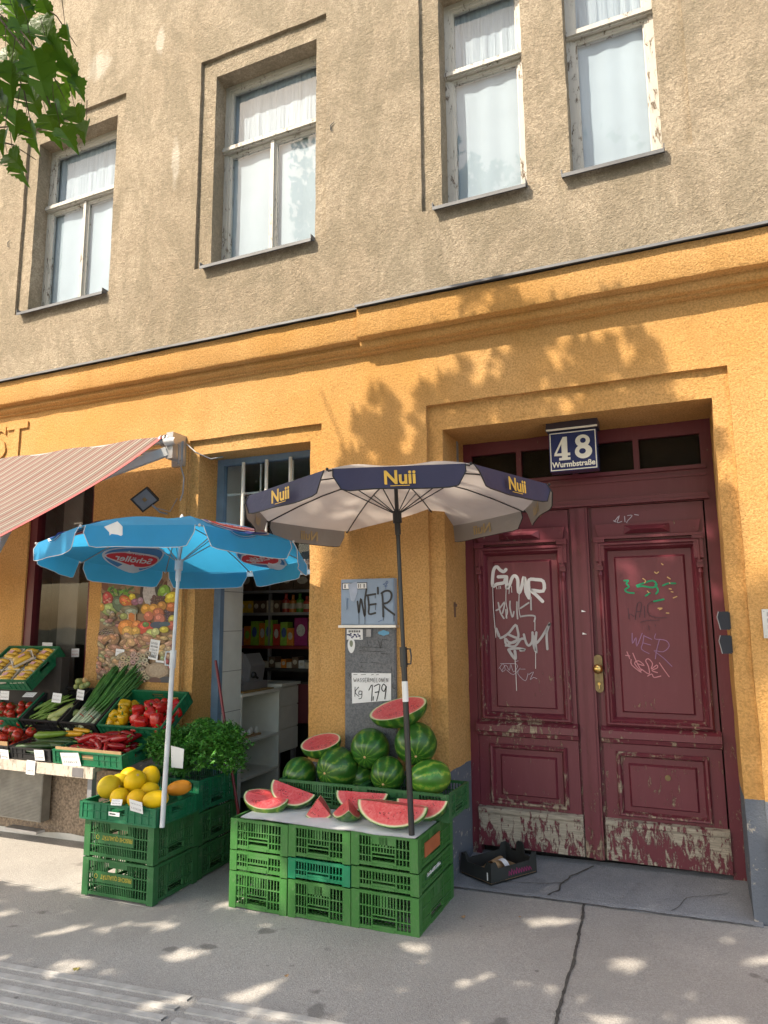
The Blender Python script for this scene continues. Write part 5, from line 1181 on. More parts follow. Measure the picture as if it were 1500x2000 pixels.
fruit(200, 430, 80, (.45, .03, .03), 100); [blob(random.uniform(140, 260), random.uniform(350, 510), 16, 12, RB((.6, .30, .25))) for i in range(12)]
fruit(235, 620, 115, (.32, .42, .12), 95); fruit(400, 530, 95, (.09, .16, .09), 120, -.4); fruit(60, 440, 50, (.5, .42, .15), 130); fruit(100, 580, 45, (.55, .28, .03), 60)
fruit(520, 480, 110, (.60, .12, .02), 75, .5); [blob(random.uniform(430, 610), random.uniform(410, 550), 14, 12, RB((.7, .35, .05))) for i in range(14)]
fruit(630, 405, 50, (.70, .55, .02)); fruit(680, 490, 60, (.30, .10, .18), 50); fruit(770, 470, 45, (.35, .20, .28), 55)
fruit(1180, 330, 90, (.20, .40, .03), 120, .35); fruit(1320, 420, 120, (.75, .55, .02), 85, -.3); blob(1190, 370, 60, 10, (.5, .5, .48), -.8)
for i in range(60): fruit(random.uniform(960, 1180), random.uniform(400, 560), random.uniform(18, 30), RB((.10, .04, .035)))
for i in range(70): fruit(random.uniform(1150, 1400), random.uniform(560, 800), random.uniform(20, 32), RB((.07, .035, .06)))
fruit(1320, 580, 90, (.55, .15, .03), 70)
for q in ((880, 620, 80, (.65, .30, .02)), (1010, 620, 85, (.60, .28, .03)), (1150, 560, 70, (.50, .22, .03)), (920, 740, 75, (.55, .14, .07)), (1090, 690, 85, (.50, .13, .05)), (1110, 790, 85, (.52, .15, .10)), (1340, 800, 70, (.5, .42, .05)), (1330, 900, 70, (.45, .08, .04))): fruit(*q)
for i in range(22): fruit(random.uniform(90, 460), random.uniform(650, 900), random.uniform(30, 60), RB(random.choice(((.22, .12, .07), (.30, .16, .12), (.10, .05, .04), (.32, .30, .22))), .3), random.uniform(18, 40))
fruit(590, 620, 130, (.16, .15, .08), 60); fruit(620, 660, 95, (.28, .33, .25), 50); blob(620, 800, 75, 130, (.62, .18, .02)); blob(560, 760, 16, 100, (.55, .45, .3)); blob(690, 780, 14, 110, (.5, .3, .15)); fruit(490, 740, 60, (.28, .32, .08), 50)
fruit(540, 940, 130, (.66, .22, .02), 120); fruit(720, 900, 80, (.62, .20, .03)); fruit(870, 950, 120, (.58, .05, .02), 110); fruit(870, 880, 50, (.10, .22, .04), 40); blob(1080, 890, 140, 60, (.03, .06, .12)); blob(1200, 870, 100, 40, (.04, .10, .14))
fruit(560, 1010, 85, (.62, .34, .06)); fruit(700, 1000, 65, (.60, .34, .05)); fruit(960, 1050, 80, (.45, .50, .12)); fruit(1040, 1010, 60, (.50, .52, .2)); fruit(1190, 970, 70, (.55, .45, .03), 50)
for i in range(8):
    for s in (0, 1): blob(180+ (i-4)*24, 1080+(i-4)*(16 if s else -18), 150, 6, (.03, .02, .018), (-.65 if s else .75))
blob(190, 1090, 10, 10, (.1, .06, .04))
for i in range(9):
    for j in range(7): x = 80+i*26+j*14; y = 1000+j*30-i*4; blob(x, y, 11, 8, RB((.42, .34, .24), .2), .6)
for i in range(85): fruit(random.uniform(80, 1380), random.uniform(1080, 1420), random.uniform(45, 95), RB(random.choice(((.38, .20, .09), (.48, .30, .15), (.28, .13, .06), (.42, .26, .16))), .2), random.uniform(28, 55), random.uniform(-.8, .8))
for i in range(60): fruit(random.uniform(40, 560), random.uniform(1380, 1800), random.uniform(30, 60), RB(random.choice(((.30, .17, .10), (.36, .24, .15), (.25, .20, .12))), .25), random.uniform(20, 45), random.uniform(-1, 1))
for i in range(95):
    x, y = random.uniform(420, 960), random.uniform(1380, 1900); r = random.uniform(38, 55); c = RB((.40, .32, .23), .2); blob(x, y, r, r*.85, tuple(q*.4 for q in c)); blob(x-2, y-4, r*.9, r*.75, c); blob(x, y, r*.33, r*.3, (.05, .035, .025))
for i in range(24): fruit(random.uniform(1160, 1400), random.uniform(1290, 1540), random.uniform(30, 48), RB(random.choice(((.40, .30, .20), (.32, .06, .08), (.30, .28, .15))), .2))
fruit(1095, 1680, 185, (.34, .25, .17), 125); blob(1090, 1670, 150, 95, (.40, .31, .22)); blob(1230, 1860, 140, 80, (.03, .04, .06)); blob(1050, 1850, 100, 60, (.10, .04, .03)); blob(1330, 1600, 60, 60, (.32, .03, .05))
tag(mb.build('wall_poster', M['poster']), 'large printed poster of fruit and pastries on the orange wall between shop window and door', 'poster')
for (x, y, w_, h_, rot, lab, rows) in ((234, 1277, .088, .075, -.08, 'small white price card stuck on the lower left of the fruit poster', 2), (301, 1269, .095, .155, -.14, 'long white price list stuck on the right of the fruit poster', 5), (313, 1301, .095, .085, -.06, 'small white price card at the bottom right corner of the fruit poster', 2)):
    card_px(x, y, w_, h_, .029, lab, rot, group='price cards stuck on the poster', rows=rows)
card_px(92, 1267, .12, .105, .094, 'pinkish price card behind the shop window glass, left one', -.02, group='cards behind the window', m='paper', ink='redink', rows=2)
card_px(147, 1275, .085, .07, .094, 'smaller pinkish price card behind the shop window glass, right one', .03, group='cards behind the window', ink='redink', rows=2)
# ------------------------------------------------------------------ vegetables on the stall
TB, TF = R(38), R(9)
def tframe(cx, y, z, tilt): return Matrix.Translation((cx, y, z)) @ Matrix.Rotation(tilt, 4, 'X')
def tray_row(x0, x1, yf, zf, depth, tilt, mat, h, label, group='trays of vegetables on the stall'):
    c = Vector(((x0+x1)/2, yf+depth/2*cos(tilt), zf+depth/2*sin(tilt)))
    o = low_tray(x1-x0-.006, depth, h, mat, c, tilt); tag(o, label, 'tray', group); return tframe(c.x, c.y, c.z, tilt)
FA = tray_row(-4.06, -3.46, -.275, .755, .375, TB, M['tray_green'], .10, 'green tray of red and yellow bell peppers in the back row, right end')
FB = tray_row(-4.44, -4.07, -.275, .755, .375, TB, M['black_plastic'], .10, 'black tray holding the spring onions')
FC = tray_row(-4.86, -4.45, -.275, .755, .375, TB, M['black_plastic'], .10, 'black tray of pale squashes and green beans')
FD = tray_row(-5.36, -4.87, -.275, .755, .375, TB, M['tray_green'], .10, 'green tray with ribbed red tomatoes at the left edge, back row')
FE = tray_row(-4.175, -3.53, -.600, .61, .34, TF, M['tray_green'], .095, 'green tray of long dark red peppers at the front right corner of the stall')
FG = tray_row(-4.60, -4.185, -.600, .61, .34, TF, M['black_plastic'], .085, 'black tray of cucumbers and courgettes in the front row')
FH = tray_row(-5.10, -4.61, -.600, .61, .34, TF, M['black_plastic'], .085, 'black tray of round tomatoes in the front row, left edge')
FP = tray_row(-5.36, -4.76, -.315, 1.055, .40, R(40), M['tray_green'], .10, 'tilted green crate of film wrapped yellow fruit above the others')
mb = MB(); mb.box(-5.9, -4.70, -.10, -.02, .6, 1.30); tag(mb.build('back_stand', M['dark']), 'dark stand behind the stall propping up the crate of wrapped yellow fruit', 'stand')
for F_, w_, lab in ((FE, .60, 'cardboard liner along the front of the tray of long red peppers'), (FH, .44, 'cardboard liner along the front of the tomato tray')):
    mb = MB(); mb.box(-w_/2, w_/2, -.158, -.150, .02, .112, 0, F_); tag(mb.build('cardboard_liner', M['cardboard']), lab, 'cardboard')
mb = MB(); mb.box(-.19, .0, -.15, .17, .012, .016, 0, FD); tag(mb.build('cardboard_liner', M['cardboard']), 'piece of brown cardboard lying beside the ribbed tomatoes', 'cardboard')

def place(o, F_, u, v, h, rot=(0, 0, 0)):
    T = F_ @ Matrix.Translation((u, v, h)); from mathutils import Euler
    o.rotation_mode = 'QUATERNION'; o.location = T.translation; o.rotation_quaternion = (F_.to_quaternion() @ Euler(rot).to_quaternion()); return o
def placed_copy(src, first, F_, u, v, h, rot, s=1, label=None):
    o = src if first else dup(src, (0, 0, 0))
    if first: pass
    place(o, F_, u, v, h, rot); o.scale = (s, s, s)
    if label: o['label'] = label
    return o
def skin(name, c, r=.3, vary=.25, sc=12, spec=.5, bump=0):
    k = N(name); oi = k.t.nodes.new('ShaderNodeObjectInfo'); f = k.noise(sc, 4)
    cc = k.mix(k.ramp(f, (.3, 0), (.7, 1)), tuple(x*(1-vary) for x in c), tuple(min(1, x*(1+vary)) for x in c))
    cc = k.mix(k.math('MULTIPLY', oi.outputs['Random'], .45), cc, tuple(x*.55 for x in c))
    if bump: k.bump(k.noise(40, 4), bump)
    return k.out(cc, r, spec=spec)
M['pep_red'] = skin('pepper_red', (.52, .018, .014), .22); M['pep_yel'] = skin('pepper_yellow', (.72, .42, .01), .25); M['chili'] = skin('long_pepper_red', (.36, .010, .014), .22); M['stem'] = skin('stem_green', (.10, .22, .04), .5)
M['tom'] = skin('tomato_red', (.50, .035, .018), .25); M['cuke'] = skin('cucumber_green', (.018, .06, .012), .35, .5, 30); M['courg'] = skin('courgette_light', (.16, .27, .03), .35, .3); M['courg_y'] = skin('courgette_yellow', (.72, .36, .01), .35)
M['squash'] = skin('squash_pale', (.40, .45, .16), .45, .2); M['bean'] = skin('bean_green', (.18, .30, .05), .4); M['onion_leaf'] = skin('onion_leaf', (.05, .16, .025), .45, .5, 20); M['onion_white'] = skin('onion_white', (.55, .62, .42), .4, .15)
M['foam'] = simple('foam_tray', (.70, .66, .58), .6); M['yfruit'] = skin('yellow_fruit', (.75, .47, .04), .35, .15)
def bell(mat, label, group):
    o = thing('bell_pepper', (0, 0, 0), label, 'pepper', group); mb = MB(); prof = [(.004, -.040), (.018, -.045), (.030, -.040), (.037, -.020), (.041, .008), (.042, .028), (.036, .042), (.020, .046), (.006, .037)]
    mb.lathe(prof, 28, None, lobes=4, amp=.085); b_ = mb.build('fruit', mat, None, smooth=True, origin=(0, 0, 0)); b_.parent = o
    mb = MB(); mb.tube([(0, 0, .034), (.002, 0, .052), (.010, 0, .064)], [.009, .005, .004], 8); s = mb.build('stalk', M['stem'], None, smooth=True, origin=(0, 0, 0)); s.parent = o; return o
def spaced(items, F_, us, vs_, dmin, n, h0, rnd):
    out = []; tries = 0
    while len(out) < n and tries < 4000:
        tries += 1; u = rnd.uniform(*us); v = rnd.uniform(*vs_)
        if all((u-a)**2+(v-b)**2 > dmin*dmin for a, b, *_ in out): out.append((u, v, h0))
    return out
rn = random.Random(21)
pr = bell(M['pep_red'], 'shiny red bell pepper in the green tray of the back row', 'red bell peppers'); first = True
lay1 = spaced(0, FA, (-.05, .255), (-.15, .10), .068, 16, .045, rn); lay2 = spaced(0, FA, (-.03, .23), (-.145, .05), .080, 9, .105, rn)
for u, v, h in lay1+lay2: placed_copy(pr, first, FA, u, v, h, (rn.uniform(-1.6, 1.6), rn.uniform(-.8, .8), rn.uniform(0, 6)), rn.uniform(.92, 1.1)); first = False
py_ = bell(M['pep_yel'], 'yellow bell pepper at the left side of the pepper tray', 'yellow bell peppers'); first = True
for u, v, h in ((-.235, -.12, .05), (-.16, -.10, .05), (-.20, -.045, .05), (-.135, -.02, .055), (-.215, .03, .05), (-.15, .06, .05), (-.19, -.09, .115), (-.13, -.05, .115), (-.165, .01, .118), (-.10, -.11, .10)):
    placed_copy(py_, first, FA, u, v, h, (rn.uniform(-1.5, 1.5), rn.uniform(-.8, .8), rn.uniform(0, 6)), rn.uniform(.85, 1.0)); first = False
def longp(label, group):
    o = thing('long_pepper', (0, 0, 0), label, 'pepper', group); mb = MB(); pts = [(-.075, 0, 0), (-.05, .002, 0), (-.01, .004, .002), (.03, .002, .003), (.062, -.004, .001), (.085, -.012, -.003)]
    mb.tube(pts, [.010, .021, .023, .019, .012, .003], 12); b_ = mb.build('fruit', M['chili'], None, smooth=True, origin=(0, 0, 0)); b_.parent = o
    mb = MB(); mb.tube([(-.073, 0, 0), (-.086, 0, .002), (-.104, .004, .010)], [.009, .004, .003], 8); s = mb.build('stalk', M['stem'], None, smooth=True, origin=(0, 0, 0)); s.parent = o; return o
lp = longp('long dark red pepper in the heap of the front green tray', 'long red peppers heaped in the front tray'); first = True
for h, n, us, vs_ in ((.04, 15, (-.21, .20), (-.11, .12)), (.075, 16, (-.20, .19), (-.10, .12)), (.110, 13, (-.18, .18), (-.07, .12)), (.14, 8, (-.14, .15), (-.02, .11))):
    for u, v, hh in spaced(0, FE, us, vs_, .055, n, h, rn): placed_copy(lp, first, FE, u, v, hh, (rn.uniform(-.5, .5), rn.uniform(-.35, .35), rn.gauss(0, .5)+(pi if rn.random() < .5 else 0)), rn.uniform(.85, 1.2)); first = False
def tomato(label, group, r=.038):
    o = thing('tomato', (0, 0, 0), label, 'tomato', group); mb = MB(); prof = [(.0005, -.031)]+[(r*sin(q)*(1), -r*.86*cos(q)) for q in [pi*(.12+.8*i/12) for i in range(13)]]+[(.004, .024)]
    mb.lathe(prof, 24, None, lobes=5, amp=.02); b_ = mb.build('fruit', M['tom'], None, smooth=True, origin=(0, 0, 0)); b_.parent = o
    mb = MB()
    for k in range(5): a = k*2*pi/5; mb.ribbon([(0, 0, .030), (.010*cos(a), .010*sin(a), .034), (.022*cos(a), .022*sin(a), .031)], [.003, .006, .0015], (0, 0, 1))
    mb.tube([(0, 0, .027), (.002, 0, .040)], .002, 6); s = mb.build('calyx', M['stem'], None, origin=(0, 0, 0)); s.parent = o; return o
tm = tomato('round red tomato in the black tray at the left edge of the stall', 'round tomatoes in the front tray'); first = True
for u, v, h in spaced(0, FH, (-.2, .19), (-.11, .13), .076, 18, .045, rn)+spaced(0, FH, (-.14, .17), (-.09, .10), .082, 9, .105, rn): placed_copy(tm, first, FH, u, v, h, (rn.uniform(-2, 2), rn.uniform(-1, 1), rn.uniform(0, 6)), rn.uniform(.95, 1.12)); first = False
tm2 = tomato('ribbed orange red tomato in the green tray behind', 'ribbed tomatoes in the back tray'); first = True
for u, v, h in spaced(0, FD, (.0, .21), (-.16, .03), .070, 9, .04, rn)+spaced(0, FD, (-.22, .0), (-.16, .0), .070, 8, .04, rn): placed_copy(tm2, first, FD, u, v, h, (rn.uniform(-1, 1), rn.uniform(-1, 1), rn.uniform(0, 6)), rn.uniform(.85, 1.0)); first = False
def veg(name, pts, rs, mat, label, cat, group, stub=True):
    o = thing(name, (0, 0, 0), label, cat, group); mb = MB(); mb.tube(pts, rs, 14); b_ = mb.build('fruit', mat, None, smooth=True, origin=(0, 0, 0)); b_.parent = o
    if stub: mb = MB(); a = Vector(pts[0]); d = (a-Vector(pts[1])).normalized(); mb.tube([a, a+d*.018], [.008, .006], 6); s = mb.build('stalk', M['stem'], None, origin=(0, 0, 0)); s.parent = o
    return o
ck = veg('cucumber', [(-.15, 0, 0), (-.13, .002, 0), (-.06, .006, 0), (.04, .006, 0), (.12, 0, 0), (.145, -.002, 0)], [.008, .020, .024, .024, .020, .008], M['cuke'], 'dark green cucumber in the black front tray', 'cucumber', 'cucumbers'); first = True
for u, v, h, a in ((-.02, -.12, .03, .1), (.0, -.07, .035, .2), (-.03, -.02, .03, .25), (.02, .03, .035, .15), (.0, .08, .03, .2), (.03, .12, .035, .3), (-.03, -.10, .075, .35), (.05, -.06, .075, .15), (.06, .0, .080, .3), (-.02, .06, .078, .4), (.03, .10, .08, .2)):
    placed_copy(ck, first, FG, u, v, h, (0, .02, a), rn.uniform(.95, 1.1)); first = False
o = veg('courgette', [(-.12, 0, 0), (-.10, 0, 0), (0, .004, 0), (.08, 0, 0), (.11, 0, 0)], [.010, .018, .024, .028, .012], M['courg'], 'light green courgette lying across the cucumbers', 'courgette', None); place(o, FG, -.02, .02, .125, (0, 0, .5)); o.rotation_quaternion = FG.to_quaternion() @ Matrix.Rotation(.45+pi, 4, 'Z').to_quaternion()
yc = veg('courgette', [(-.08, 0, 0), (-.06, 0, 0), (.02, .002, 0), (.07, 0, 0), (.085, 0, 0)], [.008, .015, .022, .022, .008], M['courg_y'], 'orange yellow courgette, the lower of the two in front of the spring onions', 'courgette', 'yellow courgettes'); place(yc, FG, .14, .10, .115, (0, 0, .1+pi))
y2 = dup(yc, (0, 0, 0), label='orange yellow courgette, the upper of the two in front of the spring onions'); place(y2, FG, .175, .145, .125, (0, 0, .0+pi))
sq = veg('squash', [(-.10, 0, 0), (-.085, 0, 0), (-.02, 0, 0), (.05, 0, 0), (.095, 0, 0), (.115, 0, 0)], [.010, .034, .036, .030, .028, .012], M['squash'], 'pale green squash, the upper one in the black back tray', 'squash', 'pale squashes')
place(sq, FC, .13, -.06, .075, (0, 0, .75+pi)); s2 = dup(sq, (0, 0, 0), label='pale green squash lying lowest in the black back tray'); place(s2, FC, .12, -.13, .055, (0, 0, 2.8)); s3 = dup(sq, (0, 0, 0), label='short pale squash on the right in the black back tray', scale=.85); place(s3, FC, .185, -.09, .05, (0, 0, .9)); s3.scale = (.85,)*3
bn = veg('green_bean', [(-.09, 0, 0), (-.05, .004, .0), (.0, .006, .002), (.05, .003, 0), (.09, -.004, 0)], [.002, .007, .008, .007, .002], M['bean'], 'long green bean in the black back tray', 'bean', 'long green beans', False); first = True
for i in range(26): placed_copy(bn, first, FC, rn.uniform(-.17, .05), rn.uniform(-.14, .08), .02+.002*i, (0, 0, .75+rn.uniform(-.25, .25)), rn.uniform(.9, 1.4)); first = False
# dark aubergine-like shapes are left of the cucumbers
M['aub'] = skin('aubergine', (.018, .008, .022), .2)
au = veg('aubergine', [(-.10, 0, 0), (-.08, 0, 0), (0, .003, 0), (.07, 0, 0), (.10, 0, 0)], [.012, .026, .034, .040, .016], M['aub'], 'purple black aubergine between the tomatoes and the cucumbers', 'aubergine', 'aubergines'); place(au, FG, -.17, -.06, .05, (0, 0, 1.2))
a2 = dup(au, (0, 0, 0), label='purple black aubergine behind the first one, beside the tomatoes'); place(a2, FG, -.165, .07, .06, (0, 0, 1.7))
# spring onions: bundles fanned up against the wall
def onion_bundle(seed, label):
    r_ = random.Random(seed); o = thing('spring_onion_bunch', (0, 0, 0), label, 'spring onions', 'bunches of spring onions'); lv = MB(); wh = MB()
    for i in range(13):
        a = r_.uniform(-.03, .03); b = r_.uniform(-.015, .02); top = Vector((a*2.2+r_.uniform(-.03, .03), .40+r_.uniform(-.05, .10), b*2+r_.uniform(0, .03)))
        base = Vector((a*.5, -.14, b)); mid = base.lerp(top, .35)
        wh.tube([base, base.lerp(top, .12), base.lerp(top, .22)], [.010, .0065, .006], 7)
        for k in range(3):
            e = top+Vector((r_.uniform(-.035, .035), r_.uniform(-.06, .05), r_.uniform(-.01, .05))); m_ = mid.lerp(e, .5)+Vector((r_.uniform(-.008, .008), 0, .008))
            lv.tube([base.lerp(top, .18), mid, m_, e], [.006, .0068, .006, .001], 5)
    wh.build('white_stems', M['onion_white'], None, smooth=True, origin=(0, 0, 0)).parent = o; lv.build('leaves', M['onion_leaf'], None, smooth=True, origin=(0, 0, 0)).parent = o
    mb = MB(); mb.tube([(.028*cos(q), -.06, .004+.020*sin(q)) for q in [2*pi*i/16 for i in range(17)]], .002, 5); mb.build('rubber_band', M['pep_red'], None, origin=(0, 0, 0)).parent = o
    return o
ob = ['leftmost bunch of spring onions leaning against the poster', 'second bunch of spring onions from the left', 'middle bunch of spring onions leaning against the poster', 'fourth bunch of spring onions, over the tray edge', 'rightmost bunch of spring onions next to the yellow peppers', 'bunch of spring onions lying on top of the others', 'bunch of spring onions on top at the right side']
for i, (u, h, a) in enumerate(((-.11, .03, -.20), (-.05, .035, -.24), (.01, .03, -.26), (.07, .035, -.28), (.125, .04, -.30), (-.04, .075, -.24), (.07, .08, -.30))):
    o = onion_bundle(50+i, ob[i]); place(o, FB, u, -.02+.01*(i % 2), h, (.10, 0, a)); o.scale = (1.12, 1.22, 1.12)
# film wrapped fruit packs
def pack():
    o = thing('fruit_pack', (0, 0, 0), 'pack', 'fruit pack', 'film wrapped packs of yellow fruit'); mb = MB()
    mb.rects([(-.075, .075, -.055, .055, 0), (-.085, .085, -.063, .063, .022), (-.080, .080, -.058, .058, .022), (-.070, .070, -.050, .050, .004)], cap=True)
    mb.v = [(x, z, y) for x, y, z in mb.v]; mb.f = [f[::-1] for f in mb.f]; mb.build('foam_tray', M['foam'], None, origin=(0, 0, 0)).parent = o
    for k in (-1, 0, 1):
        f = MB(); f.tube([(-.068, k*.033, .022), (-.05, k*.033, .025), (0, k*.034, .028), (.05, k*.033, .025), (.068, k*.033, .022)], [.006, .016, .019, .016, .006], 12); f.build('fruit', M['yfruit'], None, smooth=True, origin=(0, 0, 0)).parent = o
    f = MB(); n = 12; vs = [(-.082+.164*i/n, -.06+.12*j/n, .024+.024*(1-abs(2*i/n-1)**3)*(1-abs(2*j/n-1)**3)+.0015*noise.noise(Vector((i*1.3, j*1.3, 2)))) for i in range(n+1) for j in range(n+1)]
    f.add(vs, [(i*(n+1)+j, (i+1)*(n+1)+j, (i+1)*(n+1)+j+1, i*(n+1)+j+1) for i in range(n) for j in range(n)]); f.build('cling_film', M['film'], None, smooth=True, origin=(0, 0, 0)).parent = o
    f = MB(); f.box(-.02, .03, -.015, .015, .0485, .049); f.build('price_label', simple('pink_label', (.62, .35, .38), .6), None, origin=(0, 0, 0)).parent = o; return o
pk = pack(); first = True; names = ['bottom', 'second', 'third', 'top']; cn = ['left', 'middle', 'right']
for r in range(3):
    for c in range(3):
        lab = 'film wrapped pack of yellow fruit, %s row, %s of three in the tilted crate' % (['lowest', 'middle', 'uppermost'][r], cn[c])
        placed_copy(pk, first, FP, -.195+.19*c+rn.uniform(-.01, .01), -.13+.128*r, .052+.004*rn.random(), (rn.uniform(-.05, .08), rn.uniform(-.08, .08), rn.uniform(-.15, .15)), 1.05, lab); first = False
placed_copy(pk, False, FP, .06, .02, .11, (.06, .05, .9), 1.0, 'film wrapped pack of yellow fruit lying crosswise on top of the others')
# small bag of something pale above the spring onions
a = P(160, 1337, -.06); o = thing('onion_bag', a, 'small net bag of pale bulbs beside the spring onions under the poster', 'bag'); mb = MB()
for k in range(7): mb.ball(a+Vector((rn.uniform(-.05, .05), rn.uniform(-.03, .02), rn.uniform(-.02, .03))), .024, seg=10)
mb.build('bulbs', M['squash'], o, smooth=True); mb = MB(); mb.ball(a+Vector((.03, 0, .035)), .022, seg=10); mb.build('orange_bulb', M['tan'], o, smooth=True)
cards = [(9, 1358, .10, .07, -.28, 'white price card on the left end of the middle rim, cut by the picture edge', 0, 0), (58, 1357, .12, .05, -.28, 'folded white price card on the rim beside the brown cardboard', .02, .9), (111, 1363, .095, .070, -.28, 'white price card above the pale squashes', -.05, .1), (157, 1357, .075, .075, -.20, 'white price card below the bag of bulbs, left of the spring onions', -.1, 0),
         (9, 1474, .085, .075, -.618, 'white price card under the tomatoes at the left picture edge', -.02, -.2), (77, 1475, .095, .075, -.618, 'white price card under the cucumbers on the front tray rim', .03, -.2), (138, 1483, .17, .095, -.618, 'large white price card hanging over the corner of the long pepper tray', .06, -.3), (60, 1499, .085, .095, -.630, 'white price card taped to the wooden board below the cucumbers', -.02, 0),
         (228, 1567, .085, .035, -.916, 'white price card bent over the rim of the yellow melon tray, left one', .05, .3), (266, 1575, .10, .075, -.922, 'white price card on the rim of the yellow melon tray, right one', -.12, -.3)]
for x, y, w_, h_, yy, lab, rot, lean in cards: card_px(x, y, w_, h_, yy, lab, rot, lean)

# ------------------------------------------------------------------ parsley
M['parsley'] = skin('parsley_leaf', (.06, .22, .022), .5, .5, 30)
def herb(seed, label, c, R0, drop):
    r_ = random.Random(seed); o = thing('parsley_bunch', c, label, 'parsley', 'bunches of parsley'); st = MB(); lf = MB(); n = 0
    for i in range(190):
        th = r_.uniform(0, 2*pi); el = r_.uniform(-.15, 1.35); d = Vector((cos(th)*cos(el), sin(th)*cos(el), sin(el))); ln = R0*r_.uniform(.55, 1.12)
        tip = Vector(c)+Vector((d.x*ln, d.y*ln*.8, d.z*ln*.85-(drop*.8*(1-sin(el)) if d.x > -.3 else 0)*r_.random()))
        if tip.y > -.03: tip.y = -.03
        mid = Vector(c).lerp(tip, .6)+Vector((0, 0, .02)); st.tube([Vector(c)+Vector((d.x*.02, d.y*.02, -.05)), mid, tip], [.0018, .0014, .0008], 4, caps=False)
        for q in range(10):
            p = tip+Vector((r_.gauss(0, .022), r_.gauss(0, .020), r_.gauss(0, .018))); s = r_.uniform(.012, .023); a0 = r_.uniform(0, 6.28)
            e1 = Vector((r_.uniform(-1, 1), r_.uniform(-1, 1), r_.uniform(-.7, .7))).normalized(); e2 = e1.cross(Vector((r_.uniform(-1, 1), r_.uniform(-1, 1), 1))).normalized(); nn = e1.cross(e2)
            pts = []
            for k in range(10): aa = a0+2*pi*k/10; rr = s*(1 if k % 2 == 0 else .45)*(1.25 if k in (0, 4, 6) else .9); pts.append(p+(e1*cos(aa)+e2*sin(aa))*rr+nn*r_.uniform(-.004, .004))
            lf.add([p]+pts, [(0, k+1, (k+1) % 10+1) for k in range(10)])
    st.build('stalks', M['stem'], o); lf.build('leaves', M['parsley'], o); return o
for i, (px, py, y, R0, dr, lab) in enumerate(((325, 1465, -.34, .13, .12, 'dark parsley bunch at the left, against the pepper tray'), (362, 1462, -.20, .145, .08, 'parsley bunch standing behind the white pole of the blue parasol'), (405, 1462, -.30, .155, .15, 'parsley bunch in the middle hanging over the crate edge'), (440, 1458, -.22, .15, .18, 'bright leafy parsley bunch at the right end beside the doorway'), (400, 1440, -.14, .12, .02, 'upright parsley bunch at the back against the door jamb'), (345, 1490, -.38, .10, .06, 'small parsley bunch low at the front of the crate'))):
    herb(80+i, lab, P(px, py, y), R0, dr)
a = P(346, 1480, -.47); card('price_card', [a+Vector((-.055, 0, .075)), a+Vector((.055, 0, .06)), a+Vector((.050, .0, -.065)), a+Vector((-.045, 0, -.065))], 'blank cream card standing in front of the parsley', rows=0)

# broom-like red pole leaning in the doorway
mb = MB(); mb.tube([P(421, 1290, .02), P(462, 1565, -.10)], .010, 10); mb.tube([P(462, 1565, -.10), P(468, 1600, -.11)], [.011, .011], 10); tag(mb.build('red_pole', simple('pole_dark_red', (.16, .012, .018), .4)), 'thin dark red stick leaning in the shop doorway beside the parsley', 'stick')

# ------------------------------------------------------------------ shop interior
WP = M['white_panel']
s = thing('shelf_unit', (-3.56, .75, 0), 'white open shelf unit just inside the shop doorway with a meat slicer on top', 'shelf')
mb = MB(); X0, X1, y0, y1 = -3.90, -3.45, .615, 1.22
mb.box(X0, X1, y0, y0+.02, .0, .955); mb.box(X0, X1, y1-.02, y1, .0, .955); mb.box(X0, X0+.015, y0+.02, y1-.02, .0, .955); mb.build('side_panel', WP, s)
for z in (.28, .575): mb = MB(); mb.box(X0+.015, X1-.002, y0+.02, y1-.02, z, z+.02); mb.build('shelf_board', WP, s)
mb = MB(); mb.box(X0, X1+.01, y0-.01, y1+.01, .957, .982); mb.build('worktop', WP, s)
mb = MB()
for k in range(6): mb.ball((-3.57+.02*(k % 2), .72+k*.055, .635), .022, .022, .035, 10)
mb.build('goods', M['white_tile'], None, smooth=True); o = bpy.data.objects[-1] if 0 else [q for q in col.objects if q.name.startswith('goods')][0]; o.name = 'egg_carton'; tag(o, 'open carton of white eggs on the middle board of the white shelf', 'eggs')
mb = MB(); mb.box(-3.63, -3.52, .69, 1.03, .596, .612); tag(mb.build('cardboard_tray', M['cardboard']), 'flat cardboard tray under the white eggs', 'cardboard')
s = thing('white_counter', (-3.58, 1.3, .4), 'cream white drawer counter behind the open shelf unit in the shop', 'counter')
mb = MB(); mb.box(-3.90, -3.475, 1.235, 1.56, .40, .985); mb.build('carcass', WP, s)
for i, (za, zb_) in enumerate(((.41, .60), (.61, .80), (.81, .97))): mb = MB(); mb.box(-3.475, -3.46, 1.24, 1.555, za, zb_); mb.build('drawer_front', WP, s)
mb = MB(); mb.box(-3.91, -3.44, 1.232, 1.565, .987, 1.01); mb.build('worktop', WP, s)
for y in (1.26, 1.53): mb = MB(); mb.box(-3.51, -3.475, y-.02, y+.02, .0, .40); mb.build('leg', M['metal_grey'], s)
SH = Vector((-.085, .14, 0))
s = thing('meat_slicer', (-3.55, .75, .982), 'silver meat slicer on the white worktop inside the doorway', 'slicer')
mb = MB(); mb.box(-3.68, -3.40, .56, .92, 1.0, 1.06); mb.shift(SH).build('base', M['alu'], s)
mb = MB(); mb.tube([(-3.50, .60, 1.20), (-3.46, .62, 1.20)], .115, 28); mb.shift(SH).build('blade', M['alu'], s, smooth=40)
mb = MB(); mb.prism([(-3.60, .66, 1.06), (-3.42, .66, 1.06), (-3.40, .66, 1.20), (-3.46, .66, 1.30), (-3.62, .66, 1.28)], (0, .22, 0)); mb.shift(SH).build('housing', M['alu'], s)
